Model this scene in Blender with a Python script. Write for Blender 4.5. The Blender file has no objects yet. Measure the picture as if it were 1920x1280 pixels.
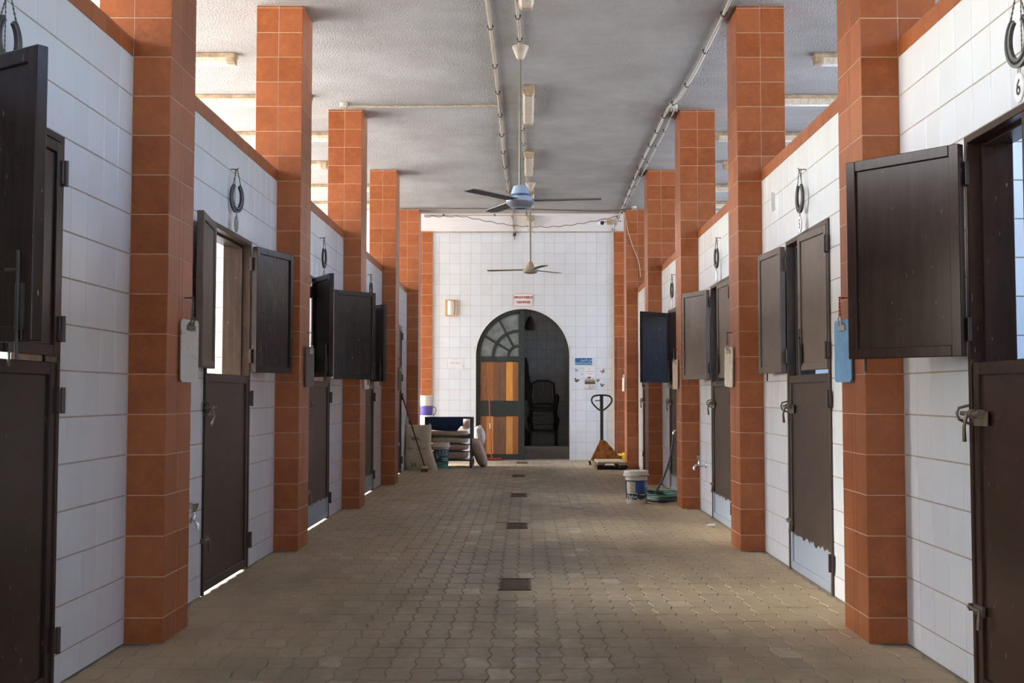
import bpy, bmesh, math, random
from mathutils import Vector, Matrix

# ------------------------------------------------------------------ camera, sky, sun, exposure
SC = bpy.context.scene
COL = SC.collection
FPX = 2288.5
ZC = 1.2212
PITCH = 0.0537
YAW = 0.0012
cam_d = bpy.data.cameras.new('camera')
cam_d.sensor_width = 36.0
cam_d.lens = FPX * 36.0 / 1920.0
cam_d.shift_x = -27.3 / 1920.0
cam_d.shift_y = -22.0 / 1920.0
cam_d.clip_end = 300
cam = bpy.data.objects.new('camera', cam_d)
COL.objects.link(cam)
cam.location = (0, 0, ZC)
cam.rotation_euler = (math.pi / 2 + PITCH, 0, -YAW)
SC.camera = cam

world = bpy.data.worlds.new('sky')
SC.world = world
world.use_nodes = True
wn = world.node_tree
sky = wn.nodes.new('ShaderNodeTexSky')
sky.sky_type = 'NISHITA'; sky.sun_disc = False
sky.sun_elevation = math.radians(37); sky.sun_rotation = math.radians(-78)      # hazy desert sky, sun to the left
sky.altitude = 0; sky.air_density = 1.0; sky.dust_density = 6.0; sky.ozone_density = 1.0
_tint = wn.nodes.new('ShaderNodeMix'); _tint.data_type = 'RGBA'; _tint.blend_type = 'MULTIPLY'
_tint.inputs[0].default_value = 1.0; _tint.inputs[7].default_value = (0.86, 0.98, 1.15, 1)   # daylight white balance
wn.links.new(sky.outputs[0], _tint.inputs[6])
wn.links.new(_tint.outputs[2], wn.nodes['Background'].inputs['Color'])
wn.nodes['Background'].inputs['Strength'].default_value = 4.4

sun_d = bpy.data.lights.new('sun', 'SUN')
sun_d.energy = 30.0
sun_d.angle = 0.009
sun_d.color = (0.97, 0.98, 1.0)
sun = bpy.data.objects.new('sun', sun_d)
COL.objects.link(sun)
_el, _az = math.radians(37), math.radians(-12)
_d = Vector((math.cos(_el) * math.cos(_az), math.cos(_el) * math.sin(_az), -math.sin(_el)))
sun.rotation_euler = _d.to_track_quat('-Z', 'Y').to_euler()

vs = SC.view_settings
vs.view_transform = 'Standard'
vs.look = 'None'
vs.exposure = -0.66
vs.gamma = 1.0
vs.use_curve_mapping = False
SC.cycles.use_denoising = True
SC.cycles.max_bounces = 12
SC.cycles.diffuse_bounces = 8
SC.cycles.glossy_bounces = 4
SC.cycles.sample_clamp_indirect = 12.0
SC.cycles.caustics_reflective = False
SC.cycles.caustics_refractive = False

rng = random.Random(7)

# ------------------------------------------------------------------ dimensions (metres)
XL, XLW, XLO = -1.7845, -1.9767, -2.1542       # left pillars: inner face, stall wall face, outer face
XR, XRW, XRO = 1.6936, 1.8858, 2.0795
H = 4.347                                       # ceiling
Y1, SP, PD = 6.08, 3.5715, 0.45                 # first pillar front, spacing, depth
YF = 23.19                                      # far wall
XOUT = 4.45                                      # outer walls of the stalls
WT = 0.185                                       # stall wall thickness
ZJ = 0.127                                      # first tile joint height
WTOP, CAPTOP = 2.927, 3.01                      # white tiles end, capping ends
YBACK = -4.9
def YP(i): return Y1 + SP * i
DN, DF, DTOP, LTOP = 1.43, 2.65, 2.32, 1.36      # door opening from the pillar front

def proj(X, Y, Z):
    dz = Z - ZC
    x1 = X - YAW * Y; y1 = YAW * X + Y
    y2 = math.cos(PITCH) * y1 + math.sin(PITCH) * dz
    z2 = -math.sin(PITCH) * y1 + math.cos(PITCH) * dz
    return (987.3 + FPX * x1 / max(y2, .01), 618.0 - FPX * z2 / max(y2, .01))

# light portals sit in the real openings and only guide the sampling of the sky
def portal(x, y, z, sx, sy, rot):
    d = bpy.data.lights.new('sky_portal', 'AREA')
    d.shape = 'RECTANGLE'; d.size = sx; d.size_y = sy
    d.cycles.is_portal = True
    o = bpy.data.objects.new('sky_portal', d); COL.objects.link(o)
    o.location = (x, y, z); o.rotation_euler = rot
_yc, _yl = (YBACK + YP(4)) / 2, YP(4) - YBACK
portal(-XOUT - .1, _yc, 2.6, 3.4, _yl, (0, -math.pi / 2, 0))
portal(XOUT + .1, _yc, 2.85, 2.6, _yl, (0, math.pi / 2, 0))
portal(-XOUT - .1, (YP(4) + YF) / 2 + .3, 2.45, 3.7, 2.4, (0, -math.pi / 2, 0))
portal(XOUT + .1, (YP(4) + YF) / 2 + .3, 2.45, 3.7, 2.4, (0, math.pi / 2, 0))

# ------------------------------------------------------------------ materials
MATS = {}
class NT:
    def __init__(s, name):
        s.m = bpy.data.materials.new(name); s.m.use_nodes = True
        s.t = s.m.node_tree; s.b = s.t.nodes['Principled BSDF']
    def n(s, typ, **kw):
        nd = s.t.nodes.new(typ)
        for k, v in kw.items(): setattr(nd, k, v)
        return nd
    def l(s, a, b): s.t.links.new(a, b)
    def val(s, sock, v):
        if hasattr(v, 'is_linked') or hasattr(v, 'links'): s.l(v, sock)
        else: sock.default_value = v
    def coord(s, rnd=True):
        tc = s.n('ShaderNodeTexCoord')
        if not rnd: return tc.outputs['Object']
        oi = s.n('ShaderNodeObjectInfo'); ge = s.n('ShaderNodeNewGeometry')
        ad = s.math('ADD', s.math('MULTIPLY', oi.outputs['Random'], 37.0), s.math('MULTIPLY', ge.outputs['Random Per Island'], 53.0))
        va = s.n('ShaderNodeVectorMath', operation='ADD')
        s.l(tc.outputs['Object'], va.inputs[0]); s.l(ad, va.inputs[1])
        return va.outputs[0]
    def rand(s):
        oi = s.n('ShaderNodeObjectInfo'); ge = s.n('ShaderNodeNewGeometry')
        return s.math('FRACT', s.math('ADD', oi.outputs['Random'], s.math('MULTIPLY', ge.outputs['Random Per Island'], 7.31)), 0.0)
    def math(s, op, a, b=0.0, c=None):
        nd = s.n('ShaderNodeMath', operation=op)
        s.val(nd.inputs[0], a); s.val(nd.inputs[1], b)
        if c is not None: s.val(nd.inputs[2], c)
        return nd.outputs[0]
    def noise(s, co, scale, detail=4, rough=.6):
        nd = s.n('ShaderNodeTexNoise'); s.l(co, nd.inputs['Vector'])
        nd.inputs['Scale'].default_value = scale; nd.inputs['Detail'].default_value = detail
        nd.inputs['Roughness'].default_value = rough
        return nd.outputs['Fac']
    def ramp(s, f, stops):
        nd = s.n('ShaderNodeValToRGB'); s.l(f, nd.inputs[0])
        e = nd.color_ramp.elements
        while len(e) < len(stops): e.new(.5)
        for el, (p, c) in zip(e, stops):
            el.position = p; el.color = (c, c, c, 1) if isinstance(c, (int, float)) else (*c, 1)
        return nd.outputs[0]
    def mix(s, f, a, b, blend='MIX'):
        nd = s.n('ShaderNodeMix', data_type='RGBA', blend_type=blend)
        s.val(nd.inputs[0], f)
        for sk, v in ((nd.inputs[6], a), (nd.inputs[7], b)):
            if isinstance(v, tuple): sk.default_value = (*v, 1)
            else: s.l(v, sk)
        return nd.outputs[2]
    def scalev(s, co, v):
        nd = s.n('ShaderNodeVectorMath', operation='MULTIPLY'); s.l(co, nd.inputs[0]); nd.inputs[1].default_value = v
        return nd.outputs[0]
    def bump(s, h, strength, dist=.01):
        nd = s.n('ShaderNodeBump'); nd.inputs['Strength'].default_value = strength; nd.inputs['Distance'].default_value = dist
        s.l(h, nd.inputs['Height']); s.l(nd.outputs[0], s.b.inputs['Normal'])
    def done(s, col=None, rough=None, metal=0.0, spec=None):
        if col is not None:
            if isinstance(col, tuple): s.b.inputs['Base Color'].default_value = (*col, 1)
            else: s.l(col, s.b.inputs['Base Color'])
        if rough is not None: s.val(s.b.inputs['Roughness'], rough)
        s.b.inputs['Metallic'].default_value = metal
        if spec is not None: s.b.inputs['Specular IOR Level'].default_value = spec
        return s.m
def mat(name, fn):
    if name not in MATS: MATS[name] = fn(NT(name))
    return MATS[name]
def plain(name, col, rough=.5, metal=0.0, var=.15, scale=18, spec=None):
    """a plain colour with some grime and wear"""
    def f(t):
        co = t.coord(); nz = t.noise(co, scale)
        dark = tuple(c * (1 - var) for c in col); light = tuple(min(1, c * (1 + var)) for c in col)
        return t.done(t.ramp(nz, [(.3, dark), (.7, light)]), t.math('ADD', rough - .06, t.math('MULTIPLY', nz, .12)), metal, spec)
    return mat(name, f)

def f_white(t):
    co = t.coord(); r = t.rand()
    nz = t.noise(co, 6, 3)
    base = t.mix(r, (.715, .75, .785), (.75, .785, .815))
    g = t.ramp(t.noise(co, 2.2, 5), [(.45, 0.0), (.75, .35)])
    return t.done(t.mix(g, base, (.66, .63, .58)), t.math('ADD', .10, t.math('MULTIPLY', nz, .16)))
WHITE = mat('white_glazed_tile', f_white)
def f_orange(t):
    co = t.coord(); r = t.rand()
    n1 = t.noise(co, 9, 6, .7); n2 = t.noise(co, 38, 5, .75)
    a = t.ramp(n1, [(.3, (.20, .050, .011)), (.55, (.30, .082, .020)), (.8, (.385, .120, .034))])
    v = t.ramp(n2, [(.36, .9), (.48, 0.0)])
    n4 = t.noise(co, 17, 8, .8)
    a = t.mix(t.ramp(n4, [(.36, .55), (.47, 0.0), (.56, 0.0), (.68, .35)]), a, (.20, .055, .018))
    a = t.mix(v, a, (.22, .06, .02))
    a = t.mix(t.math('MULTIPLY', r, .38), a, (.44, .15, .062))
    return t.done(a, t.math('ADD', .26, t.math('MULTIPLY', n1, .22)), 0.0, .32)
ORANGE = mat('terracotta_marbled_tile', f_orange)
GROUT_C = plain('cream_grout', (.62, .50, .36), .9)
GROUT_G = plain('grey_brown_grout', (.36, .29, .22), .9)
def f_paver(t):
    co = t.coord(); tc = t.coord(False); r = t.rand()
    a = t.ramp(r, [(0, (.24, .212, .155)), (.3, (.33, .278, .19)), (.55, (.31, .275, .208)), (.8, (.36, .275, .20)), (.9, (.40, .34, .25)), (1, (.52, .46, .36))])
    n1 = t.noise(co, 14, 6, .7); n3 = t.noise(co, 70, 4, .7)
    a = t.mix(t.ramp(n1, [(.35, .55), (.6, 0.0)]), a, (.115, .10, .075))
    a = t.mix(t.ramp(n3, [(.5, 0.0), (.75, .45)]), a, (.36, .31, .24))
    gp = t.n('ShaderNodeNewGeometry').outputs['Position']
    blot = t.noise(t.scalev(gp, (1.0, .55, 1.0)), 1.1, 7, .72)
    a = t.mix(t.ramp(blot, [(.36, .9), (.63, 0.0)]), a, (.125, .106, .075))
    a = t.mix(t.ramp(blot, [(.60, 0.0), (.76, .6)]), a, (.46, .425, .36))
    # dust trodden over the pavers, thickest where nobody walks along the walls
    pos = t.n('ShaderNodeNewGeometry').outputs['Position']
    sx = t.n('ShaderNodeSeparateXYZ'); t.l(pos, sx.inputs[0])
    edge = t.math('MULTIPLY', t.math('ABSOLUTE', t.math('ADD', sx.outputs[0], .05)), .62)
    dn = t.noise(pos, 1.3, 6, .65)
    d = t.ramp(t.math('ADD', t.math('MULTIPLY', edge, .42), t.math('MULTIPLY', dn, .75)), [(.48, 0.0), (.85, .85)])
    a = t.mix(d, a, (.40, .305, .19))
    t.bump(n3, .35, .004)
    return t.done(a, t.math('ADD', .46, t.math('MULTIPLY', d, .35)), 0.0, .45)
PAVER = mat('interlocking_concrete_paver', f_paver)
def f_sand(t):
    co = t.coord(False); n1 = t.noise(co, 3, 8, .7)
    return t.done(t.ramp(n1, [(.3, (.26, .215, .16)), (.7, (.36, .305, .235))]), .95)
SAND = mat('sandy_joint_dust', f_sand)
YARD = plain('sunlit_sand_yard', (.60, .565, .51), .95, 0, .12, .8)
def f_ceil(t):
    co = t.coord(False); n1 = t.noise(co, 55, 4, .55); n2 = t.noise(co, .8, 6, .65)
    a = t.ramp(n2, [(.32, (.265, .25, .228)), (.62, (.36, .348, .326))])
    n3 = t.noise(co, 2.6, 7, .7)
    a = t.mix(t.ramp(n3, [(.58, 0.0), (.78, .5)]), a, (.27, .22, .17))
    t.bump(n1, .8, .03)
    return t.done(a, .9)
CEIL = mat('rough_cast_ceiling_paint', f_ceil)
PLASTER = plain('white_wall_plaster', (.74, .72, .68), .85, 0, .06, 2)
def brown(name, col, rough, dust, dustcol=(.26, .195, .15), grey=None, spec=.28):
    def f(t):
        co = t.coord(); tc = t.coord(False)
        streak = t.noise(t.scalev(co, (9, 9, .7)), 3.2, 6, .7)
        nz = t.noise(co, 3.0, 6, .7)
        a = t.ramp(nz, [(.3, tuple(c * .7 for c in col)), (.7, tuple(c * 1.25 for c in col))])
        a = t.mix(t.ramp(streak, [(.4, 0.0), (.72, dust)]), a, dustcol)
        sc_ = t.noise(t.scalev(co, (30, 30, 5)), 4, 2, .5)
        a = t.mix(t.ramp(sc_, [(.735, 0.0), (.76, .55)]), a, (.42, .33, .27))
        rg = t.math('ADD', rough, t.math('MULTIPLY', t.ramp(streak, [(.4, 0.0), (.72, dust)]), .45))
        if grey:
            z = t.n('ShaderNodeSeparateXYZ'); t.l(tc, z.inputs[0])
            edge = t.math('ADD', z.outputs[2], t.math('MULTIPLY', t.noise(tc, 9, 4), .12))
            gm = t.math('LESS_THAN', edge, grey)
            a = t.mix(gm, a, (.30, .34, .39)); 
        return t.done(a, rg, 0.0, spec)
    return mat(name, f)
B_DARK = brown('dark_brown_gloss_paint', (.024, .014, .0115), .22, .05, spec=.2)
B_MID = brown('brown_door_paint', (.042, .026, .019), .36, .14, spec=.2)
B_MIDG = brown('brown_door_paint_grey_foot', (.042, .026, .019), .36, .14, grey=.27, spec=.2)
B_LITE = brown('dusty_and_lit_brown_paint', (.125, .098, .082), .45, .35)  # dusty shutters; on the near left one the paleness is painted light
B_MATT = brown('near_black_shutter_paint', (.012, .008, .008), .6, .03, spec=.06)
B_RED = brown('red_brown_gloss_paint', (.036, .018, .0125), .22, .05, spec=.18)
B_DUST = brown('dusty_brown_paint', (.052, .036, .029), .42, .20)
B_DUSTG = brown('dusty_brown_paint_grey_foot', (.040, .028, .022), .45, .16, grey=.31)
STEEL = plain('dull_steel', (.42, .40, .37), .38, .9, .2)
CHROME = plain('chromed_tap', (.62, .62, .62), .16, 1.0, .08)
RUST = plain('rusty_iron', (.16, .085, .05), .7, .4, .4)
OLDBRASS = plain('dirty_bolt_metal', (.19, .155, .115), .5, .7, .3)
HINGE = plain('painted_hinge', (.045, .026, .022), .35)
IRON = plain('blackened_iron', (.075, .072, .068), .42, .6, .3)
CHAIN = plain('old_chain_metal', (.14, .12, .10), .5, .7, .3)
DISC_G = plain('grey_metal_disc', (.23, .23, .19), .45, .3)
DISC_W = plain('white_enamel_disc', (.78, .78, .78), .35)
INK = plain('black_ink', (.02, .02, .022), .6)
CONDUIT = plain('grubby_cream_conduit', (.37, .30, .215), .6, 0, .35, 30)
CONDUIT_W = plain('white_conduit', (.50, .46, .39), .55, 0, .25, 30)
CABLE = plain('brown_cable', (.13, .09, .07), .6)
CABLE_B = plain('beige_cable', (.50, .36, .22), .6)
FIX = plain('stained_lamp_housing', (.33, .245, .15), .6, 0, .45, 12)
def f_diff(t):
    co = t.coord(); st = t.noise(t.scalev(co, (6, 6, 3)), 6, 5, .7)
    return t.done(t.ramp(st, [(.3, (.38, .28, .17)), (.5, (.58, .50, .38)), (.75, (.68, .63, .52))]), .35)
DIFF = mat('yellowed_lamp_diffuser', f_diff)
FAN_BLUE = plain('pale_blue_fan_enamel', (.42, .55, .74), .3, 0, .05)
FAN_GREY = plain('slate_fan_blade', (.13, .14, .15), .45, 0, .12)
FAN_BEIGE = plain('cream_fan_enamel', (.42, .36, .27), .45, 0, .2)
FAN_BLADE2 = plain('dusty_grey_blade', (.30, .28, .23), .5, 0, .15)
ROD = plain('olive_grey_rod', (.21, .20, .165), .5, .3, .15)
GREEN = plain('dark_green_door_paint', (.022, .030, .026), .38, 0, .3)
def wood(name, a, b, rough=.45):
    def f(t):
        co = t.coord(); n1 = t.noise(t.scalev(co, (14, 14, 1.0)), 4, 6, .7)
        return t.done(t.ramp(n1, [(.3, a), (.7, b)]), rough)
    return mat(name, f)
WOODS = [wood('plank_brown', (.16, .062, .022), (.34, .15, .06)), wood('plank_amber', (.42, .17, .035), (.62, .28, .075)),
         wood('plank_dark', (.10, .045, .022), (.22, .105, .05)), wood('plank_orange', (.50, .20, .03), (.72, .33, .06)),
         wood('plank_red', (.20, .07, .022), (.36, .14, .05))]
LAMPWOOD = wood('lamp_frame_wood', (.50, .30, .14), (.62, .40, .20))
def f_glass(t):
    t.b.inputs['Transmission Weight'].default_value = .0
    return t.done(t.ramp(t.noise(t.coord(), 5, 4), [(.3, (.10, .12, .115)), (.7, (.22, .245, .235))]), .12)
PANE = mat('dusty_window_glass', f_glass)
def f_darktile(t):
    co = t.coord(); return t.done(t.ramp(t.noise(co, 5), [(.3, (.52, .50, .46)), (.7, (.66, .63, .59))]), .3)
STORE = mat('store_room_tile', f_darktile)
BLACKPL = plain('black_plastic', (.018, .018, .020), .32, 0, .1)
PAPER = plain('white_paper', (.74, .72, .72), .8, 0, .04)
SIGNW = plain('white_sign_face', (.80, .79, .77), .4, 0, .03)
SIGNR = plain('red_sign_paint', (.36, .035, .02), .5)
SIGNB = plain('blue_sign_face', (.015, .15, .36), .4, 0, .05)
PINK = plain('faded_red_print', (.52, .24, .22), .7)
GREY_INK = plain('faded_grey_print', (.40, .40, .41), .7)
SACK = plain('woven_sack', (.46, .39, .28), .85, 0, .14, 9)
SACK_P = plain('pinkish_woven_sack', (.42, .31, .25), .85, 0, .14, 9)
SACK_W = plain('pale_plastic_bag', (.62, .56, .48), .5, 0, .15, 9)
NAVY = plain('navy_cloth', (.012, .028, .085), .85, 0, .2)
BUCKET = plain('grubby_white_plastic', (.62, .58, .52), .5, 0, .14, 8)
TEAL = plain('teal_label', (.014, .075, .095), .45, 0, .5, 14)
TEAL_G = plain('green_label_foot', (.09, .24, .20), .5, 0, .3, 20)
BLUE_L = plain('royal_blue_label', (.008, .06, .22), .4, 0, .1)
NAVY_L = plain('dark_navy_label', (.015, .018, .035), .5, 0, .2)
PURPLE = plain('purple_plastic', (.075, .055, .26), .4, 0, .08)
YELLOW = plain('yellow_plastic', (.80, .60, .01), .4, 0, .08)
def f_rustor(t):
    co = t.coord(); n1 = t.noise(co, 9, 7, .7); n2 = t.noise(co, 3, 4)
    a = t.ramp(n1, [(.35, (.10, .045, .018)), (.5, (.36, .155, .03)), (.7, (.50, .25, .055))])
    return t.done(t.mix(t.ramp(n2, [(.55, 0.0), (.8, .7)]), a, (.13, .07, .035)), .6)
JACK = mat('rust_worn_orange_paint', f_rustor)
BOARD = wood('worn_grey_board', (.27, .22, .15), (.42, .35, .25), .8)
HANDLE = plain('dark_green_grey_handle', (.045, .05, .045), .45)
RED = plain('red_plastic', (.27, .030, .016), .45, 0, .15)
STICK = plain('red_brown_stick', (.17, .045, .03), .5)
BRISTLE = plain('red_brush', (.30, .05, .035), .8)
HOSE_G = plain('green_hose', (.055, .135, .11), .5, 0, .25)
HOSE_K = plain('black_hose', (.02, .02, .02), .45)
def f_speck(t):
    co = t.coord(); v = t.noise(co, 70, 2)
    return t.done(t.ramp(v, [(.665, (.62, .62, .60)), (.69, (.07, .06, .05))]), .6)
CLIP_W = mat('speckled_white_board', f_speck)
CLIP_B = plain('blue_clipboard', (.13, .33, .58), .5, 0, .15)
CLIP_T = plain('tan_clipboard', (.52, .42, .31), .7, 0, .2)
CLIP_G = plain('grey_clipboard', (.10, .09, .085), .6, 0, .2)
CLIP_S = plain('chipped_white_board', (.60, .53, .44), .7, 0, .25)
GRATE = plain('rusty_drain_grate', (.085, .062, .048), .7, .3, .4)
DARKHOLE = plain('dark_drain_base', (.03, .024, .018), .9)
STRINGR = plain('red_string', (.42, .07, .04), .8)
COAT = plain('dark_cloth', (.02, .02, .022), .9)
LEATHER = plain('brown_leather', (.10, .055, .03), .6)
LEDGE = plain('grey_ledge', (.30, .30, .29), .6)

# ------------------------------------------------------------------ mesh helpers
class MB:
    def __init__(s): s.v = []; s.f = []; s.mi = []
    def add(s, vs_, fs, m=0):
        k = len(s.v); s.v += [tuple(p) for p in vs_]
        for f in fs: s.f.append(tuple(i + k for i in f)); s.mi.append(m)
    def box(s, c, d, m=0, rot=None, bev=0.0):
        hx, hy, hz = d[0] / 2, d[1] / 2, d[2] / 2
        if bev <= 0:
            P = [Vector((x, y, z)) for x in (-hx, hx) for y in (-hy, hy) for z in (-hz, hz)]
            F = [(0, 1, 3, 2), (4, 6, 7, 5), (0, 4, 5, 1), (2, 3, 7, 6), (0, 2, 6, 4), (1, 5, 7, 3)]
        else:
            b = min(bev, hx * .9, hy * .9, hz * .9); bm = bmesh.new()
            bmesh.ops.create_cube(bm, size=1.0)
            for v in bm.verts: v.co = Vector((v.co.x * d[0], v.co.y * d[1], v.co.z * d[2]))
            bmesh.ops.bevel(bm, geom=bm.edges[:], offset=b, segments=1, affect='EDGES')
            bm.verts.index_update()
            P = [v.co.copy() for v in bm.verts]; F = [tuple(v.index for v in f.verts) for f in bm.faces]; bm.free()
        if rot is not None: P = [rot @ p for p in P]
        c = Vector(c); s.add([p + c for p in P], F, m)
    def b2(s, a, b, m=0, bev=0.0):
        s.box([(a[i] + b[i]) / 2 for i in range(3)], [abs(a[i] - b[i]) for i in range(3)], m, None, bev)
    def tube(s, path, r, n=8, m=0, caps=True, closed=False):
        path = [Vector(p) for p in path]; N = len(path); rs = r if isinstance(r, (list, tuple)) else [r] * N
        k = len(s.v); up = None
        for i, p in enumerate(path):
            if closed: t = path[(i + 1) % N] - path[i - 1]
            else: t = path[min(i + 1, N - 1)] - path[max(i - 1, 0)]
            t.normalize()
            if up is None: up = Vector((0, 0, 1)) if abs(t.z) < .9 else Vector((1, 0, 0))
            a = t.cross(up)
            if a.length < 1e-5: a = t.cross(Vector((0, 1, 0.1)))
            a.normalize(); b = a.cross(t).normalized(); up = b
            for j in range(n):
                th = 2 * math.pi * j / n
                s.v.append(tuple(p + (a * math.cos(th) + b * math.sin(th)) * rs[i]))
        for i in range(N if closed else N - 1):
            i2 = (i + 1) % N
            for j in range(n):
                s.f.append((k + i * n + j, k + i * n + (j + 1) % n, k + i2 * n + (j + 1) % n, k + i2 * n + j)); s.mi.append(m)
        if caps and not closed:
            s.f.append(tuple(k + j for j in range(n))[::-1]); s.mi.append(m)
            s.f.append(tuple(k + (N - 1) * n + j for j in range(n))); s.mi.append(m)
    def lathe(s, prof, c=(0, 0, 0), n=24, m=0, mfn=None, rot=None):
        c = Vector(c); k = len(s.v); N = len(prof)
        for (r, z) in prof:
            for j in range(n):
                th = 2 * math.pi * j / n
                p = Vector((max(r, 1e-4) * math.cos(th), max(r, 1e-4) * math.sin(th), z))
                if rot is not None: p = rot @ p
                s.v.append(tuple(p + c))
        for i in range(N - 1):
            for j in range(n):
                s.f.append((k + i * n + j, k + i * n + (j + 1) % n, k + (i + 1) * n + (j + 1) % n, k + (i + 1) * n + j))
                s.mi.append(mfn(i, j) if mfn else m)
        if prof[0][0] > .001: s.f.append(tuple(k + j for j in range(n))[::-1]); s.mi.append(m)
        if prof[-1][0] > .001: s.f.append(tuple(k + (N - 1) * n + j for j in range(n))); s.mi.append(m)
    def prism(s, pts, a, b, n, t, o=(0, 0, 0), m=0):
        """polygon pts in the plane (a,b), extruded from o along n by t"""
        a, b, n, o = Vector(a), Vector(b), Vector(n), Vector(o); N = len(pts)
        P = [o + a * x + b * y for x, y in pts]; s.add(P + [p + n * t for p in P],
            [tuple(range(N))[::-1], tuple(range(N, 2 * N))] + [(i, (i + 1) % N, N + (i + 1) % N, N + i) for i in range(N)], m)
    def tile(s, orient, c, w, h, t=.010, b=.0015, m=0):
        n, a = FR[orient]; c = Vector(c); z = Vector((0, 0, 1)); P = []
        for (dw, dh, dd) in ((0, 0, 0), (0, 0, t - b), (b, b, t)):
            for sx, sz in ((-1, -1), (1, -1), (1, 1), (-1, 1)):
                P.append(c + a * (sx * (w / 2 - dw)) + z * (sz * (h / 2 - dh)) + n * dd)
        F = [(8, 9, 10, 11)]
        for r in (0, 4):
            for i in range(4): F.append((r + i, r + (i + 1) % 4, r + 4 + (i + 1) % 4, r + 4 + i))
        s.add(P, F, m)
    def mesh(s, name, mats, smooth=False, recalc=True):
        me = bpy.data.meshes.new(name)
        me.from_pydata(s.v, [], s.f)
        if not isinstance(mats, (list, tuple)): mats = [mats]
        for m_ in mats: me.materials.append(m_)
        if len(mats) > 1: me.polygons.foreach_set('material_index', s.mi)
        if recalc and len(s.v) < 60000:
            bm = bmesh.new(); bm.from_mesh(me); bmesh.ops.recalc_face_normals(bm, faces=bm.faces[:]); bm.to_mesh(me); bm.free()
        if smooth:
            me.polygons.foreach_set('use_smooth', [True] * len(me.polygons))
            me.set_sharp_from_angle(angle=math.radians(38))
        me.update()
        return me
    def build(s, name, mats, parent=None, smooth=False, loc=None, recalc=True):
        o = bpy.data.objects.new(name, s.mesh(name, mats, smooth, recalc)); COL.objects.link(o)
        if parent is not None: o.parent = parent
        if loc is not None: o.location = loc
        return o
FR = {'XP': (Vector((1, 0, 0)), Vector((0, 1, 0))), 'XN': (Vector((-1, 0, 0)), Vector((0, -1, 0))),
      'YN': (Vector((0, -1, 0)), Vector((1, 0, 0))), 'YP': (Vector((0, 1, 0)), Vector((-1, 0, 0)))}

def tag(o, label=None, cat=None, group=None, kind=None):
    if label: o['label'] = label
    if cat: o['category'] = cat
    if group: o['group'] = group
    if kind: o['kind'] = kind
    return o
def empty(name, loc=(0, 0, 0), rz=0.0):
    o = bpy.data.objects.new(name, None); COL.objects.link(o)
    o.empty_display_size = .1; o.location = loc; o.rotation_euler = (0, 0, rz)
    return o
_tile_cache = {}
def tile_obj(parent, orient, c, w, h, m, name='tile', tilt=.0022):
    k = (orient, round(w, 4), round(h, 4), m.name)
    if k not in _tile_cache:
        b = MB(); b.tile(orient, (0, 0, 0), w, h); _tile_cache[k] = b.mesh(name, m, recalc=False)
    o = bpy.data.objects.new(name, _tile_cache[k]); COL.objects.link(o)
    o.parent = parent; o.location = c
    n = FR[orient][0]; a, b = rng.uniform(-tilt, tilt), rng.uniform(-tilt, tilt)
    o.rotation_euler = (0 if n.x else a, 0 if n.y else a, b)
    return o
def text_mesh(s, size, m, name='lettering', bold=0.0, align='CENTER', sx=1.0, thick=.0008):
    c = bpy.data.curves.new(name, 'FONT'); c.body = s; c.size = size; c.align_x = align; c.align_y = 'CENTER'
    c.extrude = thick; c.offset = bold; c.resolution_u = 2
    o = bpy.data.objects.new(name, c); COL.objects.link(o)
    dg = bpy.context.evaluated_depsgraph_get(); me = bpy.data.meshes.new_from_object(o.evaluated_get(dg))
    bpy.data.objects.remove(o); bpy.data.curves.remove(c)
    me.materials.clear(); me.materials.append(m)
    if sx != 1.0:
        for v in me.vertices: v.co.x *= sx
    return me
def text_obj(s, size, m, parent, loc, rot=(math.pi / 2, 0, 0), **kw):
    me = text_mesh(s, size, m, **kw); o = bpy.data.objects.new('lettering', me); COL.objects.link(o)
    o.parent = parent; o.location = loc; o.rotation_euler = rot
    return o
def chain_path(a, b, n=10, sag=0.0):
    a, b = Vector(a), Vector(b); return [a.lerp(b, i / n) - Vector((0, 0, sag * math.sin(math.pi * i / n))) for i in range(n + 1)]
def chain(mb, a, b, r=.004, m=0):
    L = (Vector(b) - Vector(a)).length; n = max(4, int(L / .009))
    p = chain_path(a, b, n); mb.tube(p, [r if i % 2 else r * .45 for i in range(len(p))], 6, m)

# ------------------------------------------------------------------ ground, floor, ceiling
b = MB(); b.b2((-70, -60, -.30), (70, 80, -.06)); tag(b.build('ground', YARD), 'sandy yard outside the stable', 'ground', kind='structure')
b = MB(); b.b2((-XOUT, YBACK, -.2), (XOUT, YF, -.006))
floor = tag(b.build('floor', SAND), 'sand-dusted floor of interlocking concrete pavers', 'floor', kind='structure')
b = MB(); b.b2((-5.95, YBACK - .3, H), (5.4, YF + 3.6, H + .3))  # left edge overhangs as an added eave, keeping direct sun out
tag(b.build('ceiling', CEIL), 'rough-cast off-white ceiling with grey grime', 'ceiling', kind='structure')

STALLF = plain('dark_stall_bedding', (.13, .11, .085), .95, 0, .3, 5)  # kept dark to cut sunlight bounced off the unseen stall floor
for sg, side, xa in ((-1, 'left', XLW - WT - .005), (1, 'right', XRW + WT + .005)):
    b = MB(); b.b2((xa, YBACK, -.006), (sg * XOUT, YP(4) + .2, .004)); tag(b.build('floor_stalls_%s' % side, STALLF), 'trodden bedding in the %s stalls' % side, 'floor', kind='structure')
PALE = plain('pale_bounce_floor', (.58, .54, .48), .9, 0, .1, 3)  # pale floor added to bounce sunlight up to the end wall
for sg, side, xa in ((-1, 'left', XLW - .03), (1, 'right', XRW + .03)):
    b = MB(); b.b2((xa, YP(4) + .2, -.006), (sg * XOUT, YF, .004)); tag(b.build('floor_cross_aisle_%s' % side, PALE), 'pale floor added to bounce light in the %s arm of the cross aisle' % side, 'floor', kind='structure')
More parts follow.
